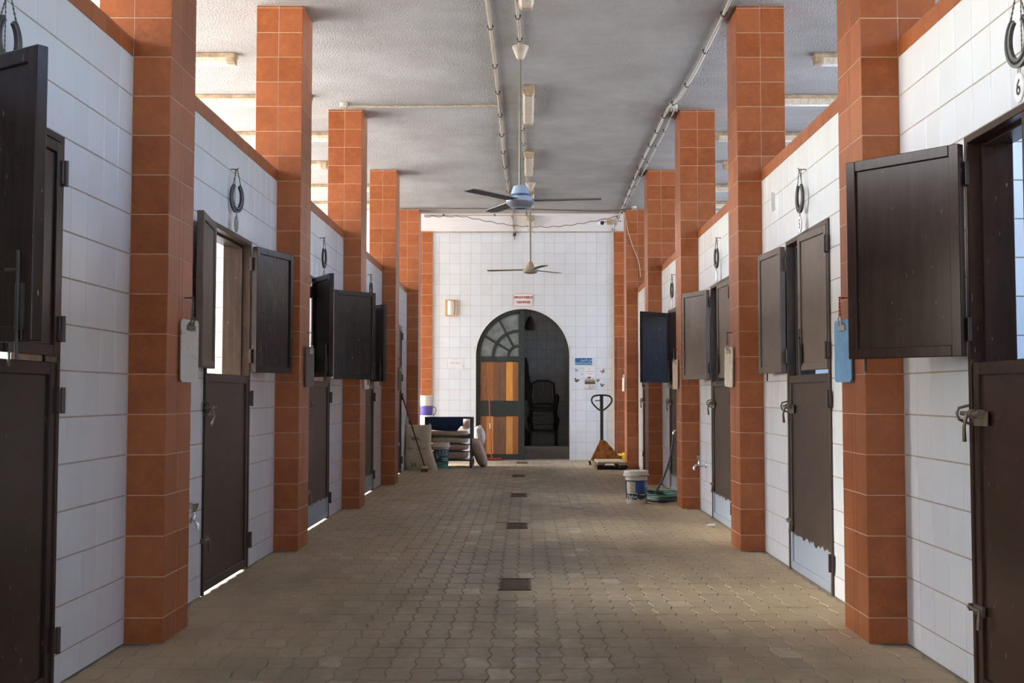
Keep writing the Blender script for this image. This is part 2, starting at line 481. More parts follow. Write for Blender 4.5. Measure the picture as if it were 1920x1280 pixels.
DRAINS = [(-.065, 8.0), (-.075, 11.56), (-.075, 15.06), (-.10, 18.63), (-.05, 22.3), (-.065, 4.45)]
PWX, PLY, ZA, GAP = .1125, .225, .0085, .0044
def paver_geo(mb, x, y, w, dz=0.0, zig=True):
    """a concrete paver with toothed long sides, bevelled top; (x,y) is its corner"""
    ys = [0, .036, .0745, .1505, .189, PLY]; zz = [0, 1, 1, -1, -1, 0]
    g = GAP / 2
    yy = [g, .036, .0745, .1505, .189, PLY - g]
    ring = [(x + g + ZA * q, y + t) for t, q in zip(yy, zz)]
    ring2 = [(x + w - g + ZA * q, y + t) for t, q in zip(yy, zz)]
    P = [(*p, -.05 + dz) for p in ring] + [(*p, -.05 + dz) for p in ring2]
    P += [(*p, -.003 + dz) for p in ring] + [(*p, -.003 + dz) for p in ring2]
    i = .003
    P += [(a + i, min(max(q, y + g + i), y + PLY - g - i), dz) for a, q in ring] + [(a - i, min(max(q, y + g + i), y + PLY - g - i), dz) for a, q in ring2]
    F = []
    for k in range(5): F.append((24 + k, 30 + k, 31 + k, 25 + k))
    for lo in (0, 12):
        hi = lo + 12
        for k in range(5):
            F.append((lo + k + 1, lo + k, hi + k, hi + k + 1)); F.append((lo + 6 + k, lo + 7 + k, hi + 7 + k, hi + 6 + k))
        F.append((lo, lo + 6, hi + 6, hi)); F.append((lo + 11, lo + 5, hi + 5, hi + 11))
    mb.add(P, F)
NCOL = 34
X0P = XLW + .012
stuff = MB(); singles = []
row = 0; y = -4.8
while y < YF - .05:
    for cidx in range(NCOL):
        x = X0P + cidx * PWX
        if any(abs(x + PWX / 2 - dx) < .10 + PWX * .42 and abs(y + PLY / 2 - dy) < .235 + PLY * .40 for dx, dy in DRAINS): continue
        if any((x + PWX / 2 < XL - .02 or x + PWX / 2 > XR + .02) and YP(i) - .03 < y + PLY / 2 < YP(i) + PD + .03 for i in range(-3, 5)): continue
        u, v = proj(x + PWX / 2, y + PLY, 0)
        if y > 4.9 and v < 1290 and 60 < u < 1860 and len(singles) < 300: singles.append((x, y))
        else: paver_geo(stuff, x, y, PWX, rng.uniform(-.0022, .0014))
    y += PLY
pm = MB(); paver_geo(pm, -PWX / 2, -PLY / 2, PWX); pmesh = pm.mesh('paver', PAVER, recalc=False)
for x, y in singles:
    o = bpy.data.objects.new('paver', pmesh); COL.objects.link(o); o.parent = floor
    o.location = (x + PWX / 2, y + PLY / 2, rng.uniform(-.0022, .0012)); o.rotation_euler = (rng.uniform(-.006, .006), rng.uniform(-.008, .008), rng.uniform(-.006, .006))
tag(stuff.build('paver', PAVER, floor, recalc=False), kind='stuff')
for k, (dx, dy) in enumerate(DRAINS):
    r = empty('drain_grate', (dx, dy, 0))
    b = MB(); w, l = .20, .47
    b.b2((-w / 2, -l / 2, -.06), (w / 2, l / 2, -.035)); b.build('drain_bottom', DARKHOLE, r)  # near-black sheet below the bars
    b = MB()
    for s in (-1, 1):
        b.b2((s * w / 2, -l / 2, -.04), (s * (w / 2 - .014), l / 2, .002)); b.b2((-w / 2, s * l / 2, -.04), (w / 2, s * (l / 2 - .014), .002))
    b.build('frame', GRATE, r)
    for q in range(9):
        b = MB(); yy = -l / 2 + .05 + q * (l - .1) / 8
        b.b2((-w / 2 + .012, yy - .011, -.03), (w / 2 - .012, yy + .011, -.003)); b.build('bar', GRATE, r)
    names = ['nearest to the viewer', 'second from the viewer', 'third from the viewer', 'fourth from the viewer', 'right before the arched doorway', 'under the viewer']
    tag(r, 'rusty rectangular floor drain grate, ' + names[k], 'drain', 'floor drains down the aisle')

CEIL_W = plain('white_cross_aisle_ceiling', (.80, .79, .77), .85, 0, .04, 2)  # whiter than the ceiling colour over the main aisle
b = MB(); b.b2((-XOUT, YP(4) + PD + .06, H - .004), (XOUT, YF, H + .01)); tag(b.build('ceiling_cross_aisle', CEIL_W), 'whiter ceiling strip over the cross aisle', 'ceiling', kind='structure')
# ------------------------------------------------------------------ stall walls with their tiles
def rects_minus(y0, y1, z0, z1, oy0, oy1, oz):
    """tile cell minus the door opening"""
    if y1 <= oy0 or y0 >= oy1 or z0 >= oz: return [(y0, y1, z0, z1)]
    out = []
    if y0 < oy0: out.append((y0, oy0, z0, min(z1, 9)))
    if y1 > oy1: out.append((oy1, y1, z0, z1))
    if z1 > oz: out.append((max(y0, oy0), min(y1, oy1), max(z0, oz), z1))
    return [q for q in out if q[1] - q[0] > .012 and q[3] - q[2] > .012]
GH, GV = .0058, .0036
for side in ('left', 'right'):
    sg = 1 if side == 'left' else -1
    XW = XLW if side == 'left' else XRW
    OR = 'XP' if side == 'left' else 'XN'
    for bay in range(-3, 4):
        ya, yb = YP(bay) + PD, YP(bay + 1)
        oa, ob = YP(bay) + DN, YP(bay) + DF
        if bay < -1: ob = oa + .0001          # unseen bays behind the viewer, closed to keep stall light out
        b = MB(); xb = XW - sg * .0025; xo = XW - sg * WT
        b.b2((xb, ya, 0), (xo, oa, CAPTOP)); b.b2((xb, ob, 0), (xo, yb, CAPTOP)); b.b2((xb, oa, DTOP), (xo, ob, CAPTOP))
        w = b.build('wall_%s' % side, GROUT_G)
        tag(w, 'white tiled stall wall on the %s, bay %s' % (side, {-3: 'far behind the viewer', -2: 'behind the viewer', -1: 'nearest the viewer', 0: 'between the first and second pillars', 1: 'between the second and third pillars', 2: 'between the third and fourth pillars', 3: 'next to the far aisle end'}[bay]), 'wall', kind='structure')
        st_w, st_o = MB(), MB()
        zs = [0, ZJ] + [ZJ + .2 * k for k in range(1, 15)]
        ys = [yb]
        while ys[-1] > ya + .001: ys.append(max(ys[-1] - .2, ya))
        ys = ys[::-1]
        near = {-1: True, 0: True, 1: True}.get(bay, False)
        ue = proj(XL if sg > 0 else XR, YP(bay) + PD, 1.2)[0]
        def put(y0, y1, z0, z1, orange):
            ww, hh = y1 - y0 - GV, z1 - z0 - GH
            if ww < .01 or hh < .01: return
            c = (XW - sg * .010, (y0 + y1) / 2, (z0 + z1) / 2)
            u, v = proj(XW, y1 - .02, c[2]); vis = near and 3 < y1 and -30 < u < 1950 and -30 < v < 1310
            vis = vis and (u > ue if sg > 0 else u < ue)
            if vis: tile_obj(w, OR, c, ww, hh, ORANGE if orange else WHITE)
            else: (st_o if orange else st_w).tile(OR, c, ww, hh)
        for j in range(len(ys) - 1):
            for k in range(len(zs) - 1):
                for q in rects_minus(ys[j], ys[j + 1], zs[k], zs[k + 1], oa, ob, DTOP): put(*q, False)
            put(ys[j], ys[j + 1], WTOP, CAPTOP, True)
        for mbx, mt in ((st_w, WHITE), (st_o, ORANGE)):
            if mbx.v: tag(mbx.build('tile', mt, w, recalc=False), kind='stuff')
        # top of the wall
        b = MB(); b.b2((XW - sg * .002, ya, CAPTOP), (xo, yb, CAPTOP + .008)); b.build('cap', ORANGE, w)

# ------------------------------------------------------------------ pillars
ORD = ['first', 'second', 'third', 'fourth', 'fifth']
def pillar(side, i):
    sg = 1 if side == 'left' else -1
    xi, xw, xo = (XL, XLW, XLO) if sg > 0 else (XR, XRW, XRO)
    y0 = YP(i); r = .0022
    b = MB(); b.b2((xi - sg * r, y0 + r, 0), (xo + sg * r, y0 + PD - r, H))
    p = b.build('pillar', GROUT_C)
    where = '%s from the viewer in the %s row' % (ORD[i], side) if 0 <= i < 5 else 'behind the viewer in the %s row' % side
    tag(p, 'terracotta tiled square pillar, ' + where, 'pillar', 'terracotta pillars along the aisle')
    stf = MB()
    zs = [0, ZJ] + [ZJ + .2 * k for k in range(1, 22)] + [H]
    def put(orient, c, w, h):
        u, v = proj(*c)
        big = (orient == 'YN' and i >= 0) or (i in (0, 1) and orient == ('XP' if sg > 0 else 'XN') and w > .1)
        if big and -40 < u < 1960 and -40 < v < 1320: tile_obj(p, orient, c, w, h, ORANGE, tilt=.0016)
        else: stf.tile(orient, c, w, h)
    g = .0035
    for k in range(len(zs) - 1):
        z0, z1 = zs[k], zs[k + 1]; zc = (z0 + z1) / 2; hh = z1 - z0 - g
        if hh < .006: continue
        put('YN', ((xi + xw) / 2, y0 + .010, zc), abs(xi - xw) - g, hh)
        if z1 > CAPTOP + .005: put('YN', ((xw + xo) / 2, y0 + .010, zc), abs(xw - xo) - g, hh)
        put('YP', ((xi + xo) / 2, y0 + PD - .010, zc), abs(xi - xo) - g, hh)
        for (a, c) in ((0, .195), (.195, .255), (.255, PD)):
            put('XP' if sg > 0 else 'XN', (xi - sg * .010, y0 + (a + c) / 2, zc), c - a - g * .7, hh)
            if z1 > CAPTOP: put('XN' if sg > 0 else 'XP', (xo + sg * .010, y0 + (a + c) / 2, zc), c - a - g * .7, hh)
    if stf.v: tag(stf.build('tile', ORANGE, p, recalc=False), kind='stuff')
    return p
for i in range(-2, 5):
    pillar('left', i); pillar('right', i)

# ------------------------------------------------------------------ rooms around the aisle
def swall(name, a, c, m=PLASTER, label=None):
    b = MB(); b.b2(a, c); return tag(b.build(name, m), label, 'wall', kind='structure')
for sg, side in ((-1, 'left'), (1, 'right')):
    xi = XLW - WT if sg < 0 else XRW + WT
    # outer wall: solid to breast height, open above between posts
    zlo, zhi = (.9, 4.3) if sg < 0 else (1.55, 4.15)
    b = MB(); b.b2((sg * XOUT, YBACK, 0), (sg * (XOUT + .2), YP(4) + PD, zlo)); b.b2((sg * XOUT, YBACK, zhi), (sg * (XOUT + .2), YP(4) + PD, H))
    for i in range(-3, 5): b.b2((sg * XOUT, YP(i) + .1, zlo), (sg * (XOUT + .2), YP(i) + .35, zhi))
    tag(b.build('wall_%s_outer' % side, PLASTER), 'outer wall of the %s stalls with open windows' % side, 'wall', kind='structure')
    for i in range(-2, 5):
        yc = YP(i) + PD / 2; top = 2.9 if i < 4 else H
        b = MB(); b.b2((xi + sg * .022, yc - .07, 0), (sg * XOUT, yc + .07, top))
        w = tag(b.build('wall_partition', GROUT_G if i < 4 else PLASTER), 'white tiled partition between stalls on the %s, at the %s pillar' % (side, ORD[i] if 0 <= i else 'unseen'), 'wall', kind='structure')
        if i < 4 or True:
            st = MB(); x = xi + sg * .030
            while abs(x) < XOUT - .05:
                x2 = x + sg * .2
                if abs(x2) > XOUT: x2 = sg * XOUT
                for k in range(13):
                    st.tile('YN', ((x + x2) / 2, yc - .0675, ZJ + .2 * k + .1), abs(x2 - x) - GV, .2 - GH)
                x = x2
            tag(st.build('tile', WHITE, w, recalc=False), kind='stuff')
    b = MB(); b.b2((sg * XOUT, YP(4) + PD, 0), (sg * (XOUT + .2), YF, 1.25)); tag(b.build('wall_light_cut_%s' % side, PLASTER), 'added unseen wall cutting light at the %s end of the cross aisle' % side, 'wall', kind='structure')  # low wall added to cut daylight on the lower end wall
    if sg < 0:
        b = MB(); b.b2((-XOUT - .2, YP(4) + .15, -.1), (-6.3, YP(4) + .3, H)); tag(b.build('wall_sky_block', PLASTER), 'added unseen wall keeping sky light off the end wall', 'wall', kind='structure')  # unseen wall added to block sky reaching the end wall
    b = MB(); b.b2((sg * 5.3, YP(4) + .1, H + .002), (sg * 7.4, YF + 1.2, H + .2)); b.b2((sg * 7.2, YF + .9, -.1), (sg * 7.4, YF + 1.1, H))
    tag(b.build('ceiling_sky_block_%s' % side, CEIL), 'added unseen roof shading the %s end of the cross aisle' % side, 'roof', kind='structure')  # roof and post added out of view to block high sky
# end behind the viewer, with a wide entrance
b = MB(); b.b2((-XOUT, YBACK - .2, 0), (-1.3, YBACK, H)); b.b2((1.3, YBACK - .2, 0), (XOUT, YBACK, H)); b.b2((-1.3, YBACK - .2, 3.0), (1.3, YBACK, H))
tag(b.build('wall_back', PLASTER), 'plain wall with an entrance behind the viewer', 'wall', kind='structure')

# ------------------------------------------------------------------ far wall with the arched doorway
AX, AR, AS = -.046, .888, 1.976
XPL, XPR = -1.757, 1.688
b = MB(); NA = 28
def arc(k): th = math.pi * k / NA; return (AX - AR * math.cos(th), AS + AR * math.sin(th))
b.b2((-XOUT, YF + .0025, 0), (AX - AR, YF + .22, H)); b.b2((AX + AR, YF + .0025, 0), (XOUT, YF + .22, H))
for k in range(NA):
    (xa, za), (xb, zb) = arc(k), arc(k + 1)
    b.prism([(xa, za), (xb, zb), (xb, H), (xa, H)], (1, 0, 0), (0, 0, 1), (0, 1, 0), .2175, (0, YF + .0025, 0))
wfar = tag(b.build('wall_far', GROUT_G), 'white tiled end wall with an arched doorway', 'wall', kind='structure')
def arch_z(x):
    d = abs(x - AX)
    return -1 if d >= AR + .02 else AS + math.sqrt(max(0, (AR + .02) ** 2 - d * d))
xs = [XPL]
while xs[-1] < XPR - .001: xs.append(min(xs[-1] + (.2 if len(xs) > 1 else .12), XPR))
zs = [0, .13] + [.13 + .2 * k for k in range(1, 22)] + [H]
for j in range(len(xs) - 1):
    for k in range(len(zs) - 1):
        x0, x1, z0, z1 = xs[j] + .0015, xs[j + 1] - .0015, zs[k] + .0015, zs[k + 1] - .0015
        if x1 - x0 < .01 or z1 - z0 < .008: continue
        zz = [arch_z(x0 + (x1 - x0) * q / 8) for q in range(9)]
        if max(zz) <= z0: tile_obj(wfar, 'YN', ((x0 + x1) / 2, YF + .010, (z0 + z1) / 2), x1 - x0, z1 - z0, WHITE)
        elif min(zz) >= z1: continue
        else:
            pts = [(x0 + (x1 - x0) * q / 8, max(z0, min(z1, zz[q]))) for q in range(9)]
            # the part of the tile outside the arch
            lo, hi = 0, 8
            while lo < 8 and pts[lo][1] >= z1 - 1e-6 and pts[lo + 1][1] >= z1 - 1e-6: lo += 1
            while hi > 0 and pts[hi][1] >= z1 - 1e-6 and pts[hi - 1][1] >= z1 - 1e-6: hi -= 1
            if hi - lo < 1: continue
            if z0 < AS - .01:
                if x0 < AX - AR - .02 < x1: poly = [(x0, z0), (AX - AR - .02, z0), (AX - AR - .02, z1), (x0, z1)]
                elif x0 < AX + AR + .02 < x1: poly = [(AX + AR + .02, z0), (x1, z0), (x1, z1), (AX + AR + .02, z1)]
                else: poly = pts[lo:hi + 1] + [(pts[hi][0], z1), (pts[lo][0], z1)]
            else: poly = pts[lo:hi + 1] + [(pts[hi][0], z1), (pts[lo][0], z1)]
            cx, cz = (x0 + x1) / 2, (z0 + z1) / 2
            t = MB(); t.prism([(a - cx, c - cz) for a, c in poly], (1, 0, 0), (0, 0, 1), (0, -1, 0), .010)
            t.build('tile', WHITE, wfar, loc=(cx, YF + .010, cz))
# white plaster edging of the arch
b = MB(); P = [(AX - AR, 0)] + [arc(k) for k in range(NA + 1)] + [(AX + AR, 0)]
Q = [(AX - AR - .02, 0)] + [(AX + (x - AX) * (AR + .02) / AR, AS + (z - AS) * (AR + .02) / AR) for x, z in [arc(k) for k in range(NA + 1)]] + [(AX + AR + .02, 0)]
for k in range(len(P) - 1): b.prism([P[k], P[k + 1], Q[k + 1], Q[k]], (1, 0, 0), (0, 0, 1), (0, -1, 0), .014, (0, YF + .010, 0))
b.build('arch_edging', PLASTER, wfar)
# terracotta pilasters against the far wall
for side, xi, xo in (('left', XPL, -2.15), ('right', XPR, 2.08)):
    b = MB(); b.b2((xi, YF - .0578, 0), (xo, YF + .002, H)); p = b.build('pilaster', GROUT_C)
    tag(p, 'flat terracotta tiled pilaster at the %s edge of the end wall' % side, 'pilaster', 'pilasters on the end wall')
    sgn = 1 if xo > xi else -1
    for k in range(len(zs) - 1):
        hh = zs[k + 1] - zs[k] - .0035
        if hh < .01: continue
        x = xi
        for wd in (.205, .19):
            tile_obj(p, 'YN', (x + sgn * wd / 2, YF - .05, (zs[k] + zs[k + 1]) / 2), wd - .0035, hh, ORANGE); x += sgn * wd
# dark store room behind the arch
b = MB(); YS = YF + .22
b.b2((-2.2, YS + 2.6, 0), (2.2, YS + 2.8, H)); b.b2((-2.4, YS, 0), (-2.2, YS + 2.8, H)); b.b2((2.2, YS, 0), (2.4, YS + 2.8, 2.2)); b.b2((2.2, YS, 2.9), (2.4, YS + 2.8, H)); b.b2((2.2, YS, 2.2), (2.4, YS + 1.1, 2.9)); b.b2((2.2, YS + 1.8, 2.2), (2.4, YS + 2.8, 2.9))  # side opening in the right wall added, unseen, to light the tiles
ws = tag(b.build('wall_store', plain('black_grout', (.035, .032, .03), .9)), 'tiled walls of the dark store room behind the arch', 'wall', kind='structure')
b = MB()
x = -.2
for j in range(9):
    for k in range(19):
        zc = .1 + .2 * k
        tile_obj(ws, 'YN', (-.35 + .2 * j + .1, YS + 2.592, zc), .197, .197, STORE) if k < 16 else b.tile('YN', (-.35 + .2 * j + .1, YS + 2.592, zc), .197, .197)
tag(b.build('tile', STORE, ws, recalc=False), kind='stuff')
b = MB(); b.b2((-2.2, YF + .0, -.1), (2.2, YS + 2.6, 0)); tag(b.build('floor_store', SAND), 'dark floor of the store room', 'floor', kind='structure')
b = MB(); b.b2((-.9, YS + .42, 0), (2.0, YS + .60, .19)); b.b2((-.9, YS + .37, .165), (2.0, YS + .62, .235), 0)
tag(b.build('trim_step', LEDGE), 'grey raised step inside the arched doorway', 'step', kind='structure')

# ------------------------------------------------------------------ stall doors
W = DF - DN
def leaf_geo(mb, sg, x0, x1, y0, y1, z0, z1, bw=.05):
    """framed panel: slab with a raised border on both faces"""
    xm0, xm1 = x0 + (x1 - x0) * .30, x0 + (x1 - x0) * .72
    mb.b2((sg * xm0, y0 + bw * .8, z0 + bw * .8), (sg * xm1, y1 - bw * .8, z1 - bw * .8))
    for (ya, yb, za, zb) in ((y0, y0 + bw, z0, z1), (y1 - bw, y1, z0, z1), (y0 + bw, y1 - bw, z0, z0 + bw), (y0 + bw, y1 - bw, z1 - bw, z1)):
        mb.b2((sg * x0, ya, za), (sg * x1, yb, zb), 0, .003)
def hinge(parent, sg, y, z, x=.0):
    b = MB(); b.b2((sg * (x - .004), y - .03, z - .05), (sg * (x + .012), y + .03, z + .05), 0, .002)
    b.tube([(sg * (x + .014), y, z - .055), (sg * (x + .014), y, z + .055)], .011, 8)
    b.build('hinge', HINGE, parent)
def shutter(root, sg, near, theta, m, w=.57, bolt=True):
    d = 1 if near else -1
    yh = .030 if near else W - .030
    h = empty('shutter', (sg * .020, yh, 0)); h.parent = root
    h.rotation_euler = (0, 0, math.radians(theta) * (-sg if near else sg))
    b = MB(); y0, y1 = sorted((d * .006, d * (w + .006)))
    leaf_geo(b, sg, -.042, -.002, y0, y1, 1.385, 2.285, .048); b.build('panel', m, h)
    b = MB(); b.tube([(sg * .008, d * (w - .05), 1.33), (sg * .008, d * (w - .05), 1.66)], .006, 8)
    b.b2((sg * -.002, d * (w - .05) - .02, 1.42), (sg * .005, d * (w - .05) + .02, 1.56))
    b.tube([(sg * .008, d * (w - .05), 1.60), (sg * .03, d * (w - .085), 1.60)], .005, 6)
    if bolt: b.build('bolt', IRON, h)
    for z in (1.50, 2.16): hinge(root, sg, yh + (-d * .014), z, .014)
    return h
DOORS = [  # side, bay, near shutter angle, far shutter angle, lower leaf, near shutter, far shutter materials
    ('left', -1, 124, 0, B_DARK, B_DARK, B_DARK, 'dark brown stall door nearest on the left, its near shutter swung half open'),
    ('left', 0, 173, 164, B_MID, B_LITE, B_DARK, 'brown stall door behind the first left pillar, both upper shutters folded back'),
    ('left', 1, 154, 140, B_MIDG, B_DARK, B_DARK, 'brown stall door behind the second left pillar, dark shutters wide open'),
    ('left', 2, 148, 0, B_MIDG, B_DARK, B_DARK, 'stall door behind the third left pillar, only one black shutter showing'),
    ('left', 3, 0, 0, B_MID, B_MID, B_MID, 'closed stall door behind the fourth left pillar'),
    ('right', -1, 0, 141, B_RED, B_RED, B_RED, 'big dark brown stall door nearest on the right with glossy scratched shutter'),
    ('right', 0, 5, 175, B_DUSTG, B_LITE, B_LITE, 'dusty brown stall door with grey-painted foot, right of the second right pillar'),
    ('right', 1, 3, 162, B_DUSTG, B_LITE, B_LITE, 'dusty stall door between the second and third right pillars'),
    ('right', 2, 8, 46, B_MIDG, B_DARK, B_MATT, 'stall door behind the third right pillar, near-black shutter standing out'),
    ('right', 3, 0, 0, B_MID, B_MID, B_MID, 'closed stall door behind the fourth right pillar'),
]
for n_, (side, bay, tn, tf, ml, mn, mf, lab) in enumerate(DOORS):
    sg = 1 if side == 'left' else -1
    r = empty('door_%d' % (n_ + 1), (XLW if sg > 0 else XRW, YP(bay) + DN, 0))
    tag(r, lab, 'door', 'stall doors', 'structure')
    b = MB(); J = .032
    for (ya, yb) in ((0, J), (W - J, W)):
        b.b2((sg * -WT, ya, 0), (sg * .014, yb, DTOP), 0, .003)
    b.b2((sg * -WT, J, DTOP - J), (sg * .014, W - J, DTOP), 0, .003)
    for (ya, yb) in ((J, J + .016), (W - J - .016, W - J)): b.b2((sg * -.10, ya, 1.36), (sg * -.045, yb, DTOP - J))
    b.b2((sg * -.10, J + .016, DTOP - J - .016), (sg * -.045, W - J - .016, DTOP - J))
    b.build('frame', ml if ml not in (B_MIDG, B_DUSTG) else (B_MID if ml is B_MIDG else B_DUST), r)
    gap = .015 if side == 'left' else .008
    b = MB(); leaf_geo(b, sg, -.034, .008, J + .006, W - J - .006, gap, LTOP, .055)
    lf = b.build('lower_leaf', ml, r)
    yl, d = (.0, 1) if sg > 0 else (W, -1)           # latch side; d points over the leaf
    yh = W if sg > 0 else 0
    for z in (.20, 1.20): hinge(r, sg, yh + (.004 if sg > 0 else -.004), z, .012)
    # slide bolt with keeper loop, hanging lever
    la = MB()
    la.b2((sg * .008, yl + d * .05, 1.095), (sg * .014, yl + d * .20, 1.155), 0, .001)
    la.tube([(sg * .030, yl - d * .035, 1.145), (sg * .030, yl + d * .15, 1.145)], .011, 10)
    la.tube([(sg * .026, yl + d * .06, 1.145), (sg * .026, yl + d * .10, 1.145)], .020, 10)
    la.tube([(sg * .026, yl + d * .15, 1.145), (sg * .026, yl + d * .18, 1.145)], .019, 10)
    la.tube([(sg * .040, yl + d * .05, 1.145), (sg * .055, yl + d * .055, 1.09), (sg * .045, yl + d * .03, 1.03)], [.008, .007, .009], 8)
    la.build('slide_bolt', OLDBRASS, lf, True)
    la = MB(); la.tube([(sg * .004, yl - d * .012, 1.18), (sg * .045, yl - d * .03, 1.168), (sg * .052, yl - d * .036, 1.145), (sg * .045, yl - d * .03, 1.12), (sg * .004, yl - d * .012, 1.10)], .006, 8)
    la.build('keeper_loop', CHAIN, r, True)
    la = MB(); la.tube([(sg * .020, yl - d * .025, .335), (sg * .020, yl + d * .10, .335)], .009, 8)
    la.b2((sg * .006, yl + d * .02, .315), (sg * .018, yl + d * .12, .355)); la.tube([(sg * .022, yl + d * .095, .335), (sg * .030, yl + d * .10, .26)], .008, 8)
    la.b2((sg * .0, yl - d * .03, .32), (sg * .022, yl - d * .012, .35)); la.build('foot_bolt', OLDBRASS, lf, True)
    shutter(r, sg, True, tn, mn); shutter(r, sg, False, tf, mf)

# ------------------------------------------------------------------ horseshoes with number discs over the doors
def horseshoe(side, bay, disc, num, lab, turn=5, dy=0.0):
    sg = 1 if side == 'left' else -1
    y = YP(bay) + (DN + DF) / 2 + dy; sn, cn = math.sin(math.radians(turn)), math.cos(math.radians(turn)); xw = XLW if sg > 0 else XRW
    r = empty('horseshoe', (xw, y, 0)); tag(r, lab, 'horseshoe', 'horseshoes above the stall doors')
    x = sg * .045
    b = MB(); b.tube([(sg * -.004, 0, 2.735), (sg * .05, 0, 2.735), (sg * .054, 0, 2.745)], .0035, 8); b.build('hook', IRON, r)
    b = MB(); chain(b, (x, -.006, 2.735), (x - sg * .048 * sn, -.048 * cn, 2.622), .0042); chain(b, (x, .006, 2.735), (x + sg * .048 * sn, .048 * cn, 2.622), .0042)
    chain(b, (x - sg * .012, 0, 2.735), (x - sg * .012, 0, 2.49), .003); b.build('chain', CHAIN, r)
    b = MB(); K = 22; ring = []
    for k in range(K + 1):
        th = math.radians(-62 + (304) * k / K) - math.pi / 2 - math.radians(90)
        th = math.radians(118 + 304 * k / K)
        ring.append((.062 * math.cos(th), 2.545 + .088 * math.sin(th)))
    cs = [(-.015, -.008), (.015, -.008), (.015, .008), (.005, .009), (0, .004), (-.005, .009), (-.015, .008)]
    V = []; F = []; M_ = len(cs)
    for k, (py, pz) in enumerate(ring):
        a = ring[max(k - 1, 0)]; c = ring[min(k + 1, K)]; t = Vector((c[0] - a[0], c[1] - a[1])).normalized(); nn = Vector((-t.y, t.x))
        wsc = .8 + .35 * math.sin(math.pi * k / K)
        for (q, dx) in cs: yy = py + nn.x * q * wsc; V.append((x + sg * (dx * cn + yy * sn), yy * cn - dx * sn, pz + nn.y * q * wsc))
    for k in range(K):
        for j in range(M_): F.append((k * M_ + j, k * M_ + (j + 1) % M_, (k + 1) * M_ + (j + 1) % M_, (k + 1) * M_ + j))
    F.append(tuple(range(M_))); F.append(tuple(K * M_ + j for j in range(M_)))
    b.add(V, F); b.build('shoe', IRON, r)
    b = MB()
    for zc in (2.447, 2.427): b.tube([(x, .011 * math.cos(a), zc + .012 * math.sin(a)) for a in [math.tau * q / 12 for q in range(12)]], .0025, 6, closed=True)
    b.build('ring', STEEL, r)
    dz = 2.365; b = MB(); rot = Matrix.Rotation(math.pi / 2, 3, 'Y')
    b.lathe([(.0, -.004), (.044, -.004), (.046, -.002), (.046, .002), (.044, .004), (.0, .004)], (x, 0, dz), 24, rot=rot)
    tg = b.build('number_disc', disc, r, True)
    for v in tg.data.vertices: v.co.z = dz + (v.co.z - dz) * 1.22
    if num:
        t = text_obj(num, .085, INK, tg, (x + sg * .0045, 0, dz - .002), (math.pi / 2, 0, math.pi / 2 * sg), bold=.001)
horseshoe('left', -1, DISC_G, '', 'horseshoe on a chain above the nearest left stall door', 12, -.05)
horseshoe('left', 0, DISC_G, '', 'horseshoe with grey-green disc above the open left door hatch', 20)
horseshoe('left', 1, DISC_G, '', 'horseshoe hanging behind the second left pillar')
horseshoe('left', 2, DISC_G, '', 'horseshoe partly hidden behind the third left pillar')
horseshoe('right', -1, DISC_W, '6', 'horseshoe with white disc numbered 6 at the right edge', 12, -.06)
horseshoe('right', 0, DISC_W, '5', 'horseshoe with white disc numbered 5 on the right wall')
horseshoe('right', 1, DISC_W, '', 'horseshoe with blank white disc behind the second right pillar')
horseshoe('right', 2, DISC_W, '', 'horseshoe sliver behind the third right pillar')

# ------------------------------------------------------------------ clipboards hanging on the pillars
def clipboard(side, i, m, lab, w=.225, h=.325, tilt=0.0, hang=CHAIN, z=1.29, turn=7):
    sg = 1 if side == 'left' else -1
    r = empty('clipboard', ((XL if sg > 0 else XR) + sg * .012, YP(i) + .30, 0), -sg * math.radians(turn)); tag(r, lab, 'clipboard', 'clipboards on the pillars')
    b = MB(); N = 5; hw = w / 2; c = .015
    pts = [(-hw + c, 0), (hw - c, 0), (hw, c), (hw, h - c), (hw - c, h), (-hw + c, h), (-hw, h - c), (-hw, c)]
    ca, sa = math.cos(tilt), math.sin(tilt)
    pts = [(x * ca - (y - h) * sa, h + x * sa + (y - h) * ca) for x, y in pts]
    b.prism(pts, (0, 1, 0), (0, 0, 1), (sg, 0, 0), .006, (sg * .016, 0, z)); b.build('board', m, r)
    b = MB(); b.prism([(-.05, h - .055), (.05, h - .055), (.045, h - .03), (.02, h - .012), (-.02, h - .012), (-.045, h - .03)], (0, 1, 0), (0, 0, 1), (sg, 0, 0), .008, (sg * .022, 0, z))
    b.tube([(sg * .032, -.022, z + h - .03), (sg * .036, -.02, z + h + .012), (sg * .036, .02, z + h + .012), (sg * .032, .022, z + h - .03)], .004, 6)
    b.build('spring_clip', STEEL if m is not CLIP_W else plain('dark_clip', (.14, .125, .11), .5, .6), r)
    b = MB(); b.tube([(sg * -.016, .0, z + h + .115), (sg * .04, .0, z + h + .118)], .004, 6)
    chain(b, (sg * .034, -.002, z + h + .115), (sg * .034, -.012, z + h + .01), .0042); chain(b, (sg * .034, .002, z + h + .115), (sg * .034, .012, z + h + .01), .0042)
    b.build('hanger', hang, r)
clipboard('left', 0, CLIP_W, 'speckled white clipboard on the first left pillar')
clipboard('left', 1, CLIP_G, 'dark grey clipboard on the second left pillar')
clipboard('left', 2, CLIP_S, 'pale clipboard hanging low on the third left pillar')
clipboard('left', 3, CLIP_G, 'dark clipboard on the fourth left pillar')
clipboard('right', 0, CLIP_B, 'blue clipboard on the first right pillar', hang=STRINGR)
clipboard('right', 1, CLIP_S, 'chipped whitish clipboard on the second right pillar', tilt=.05)
clipboard('right', 2, CLIP_T, 'tan clipboard on the third right pillar')
clipboard('right', 4, CLIP_S, 'small white clipboard on the fifth right pillar', w=.18, h=.28)

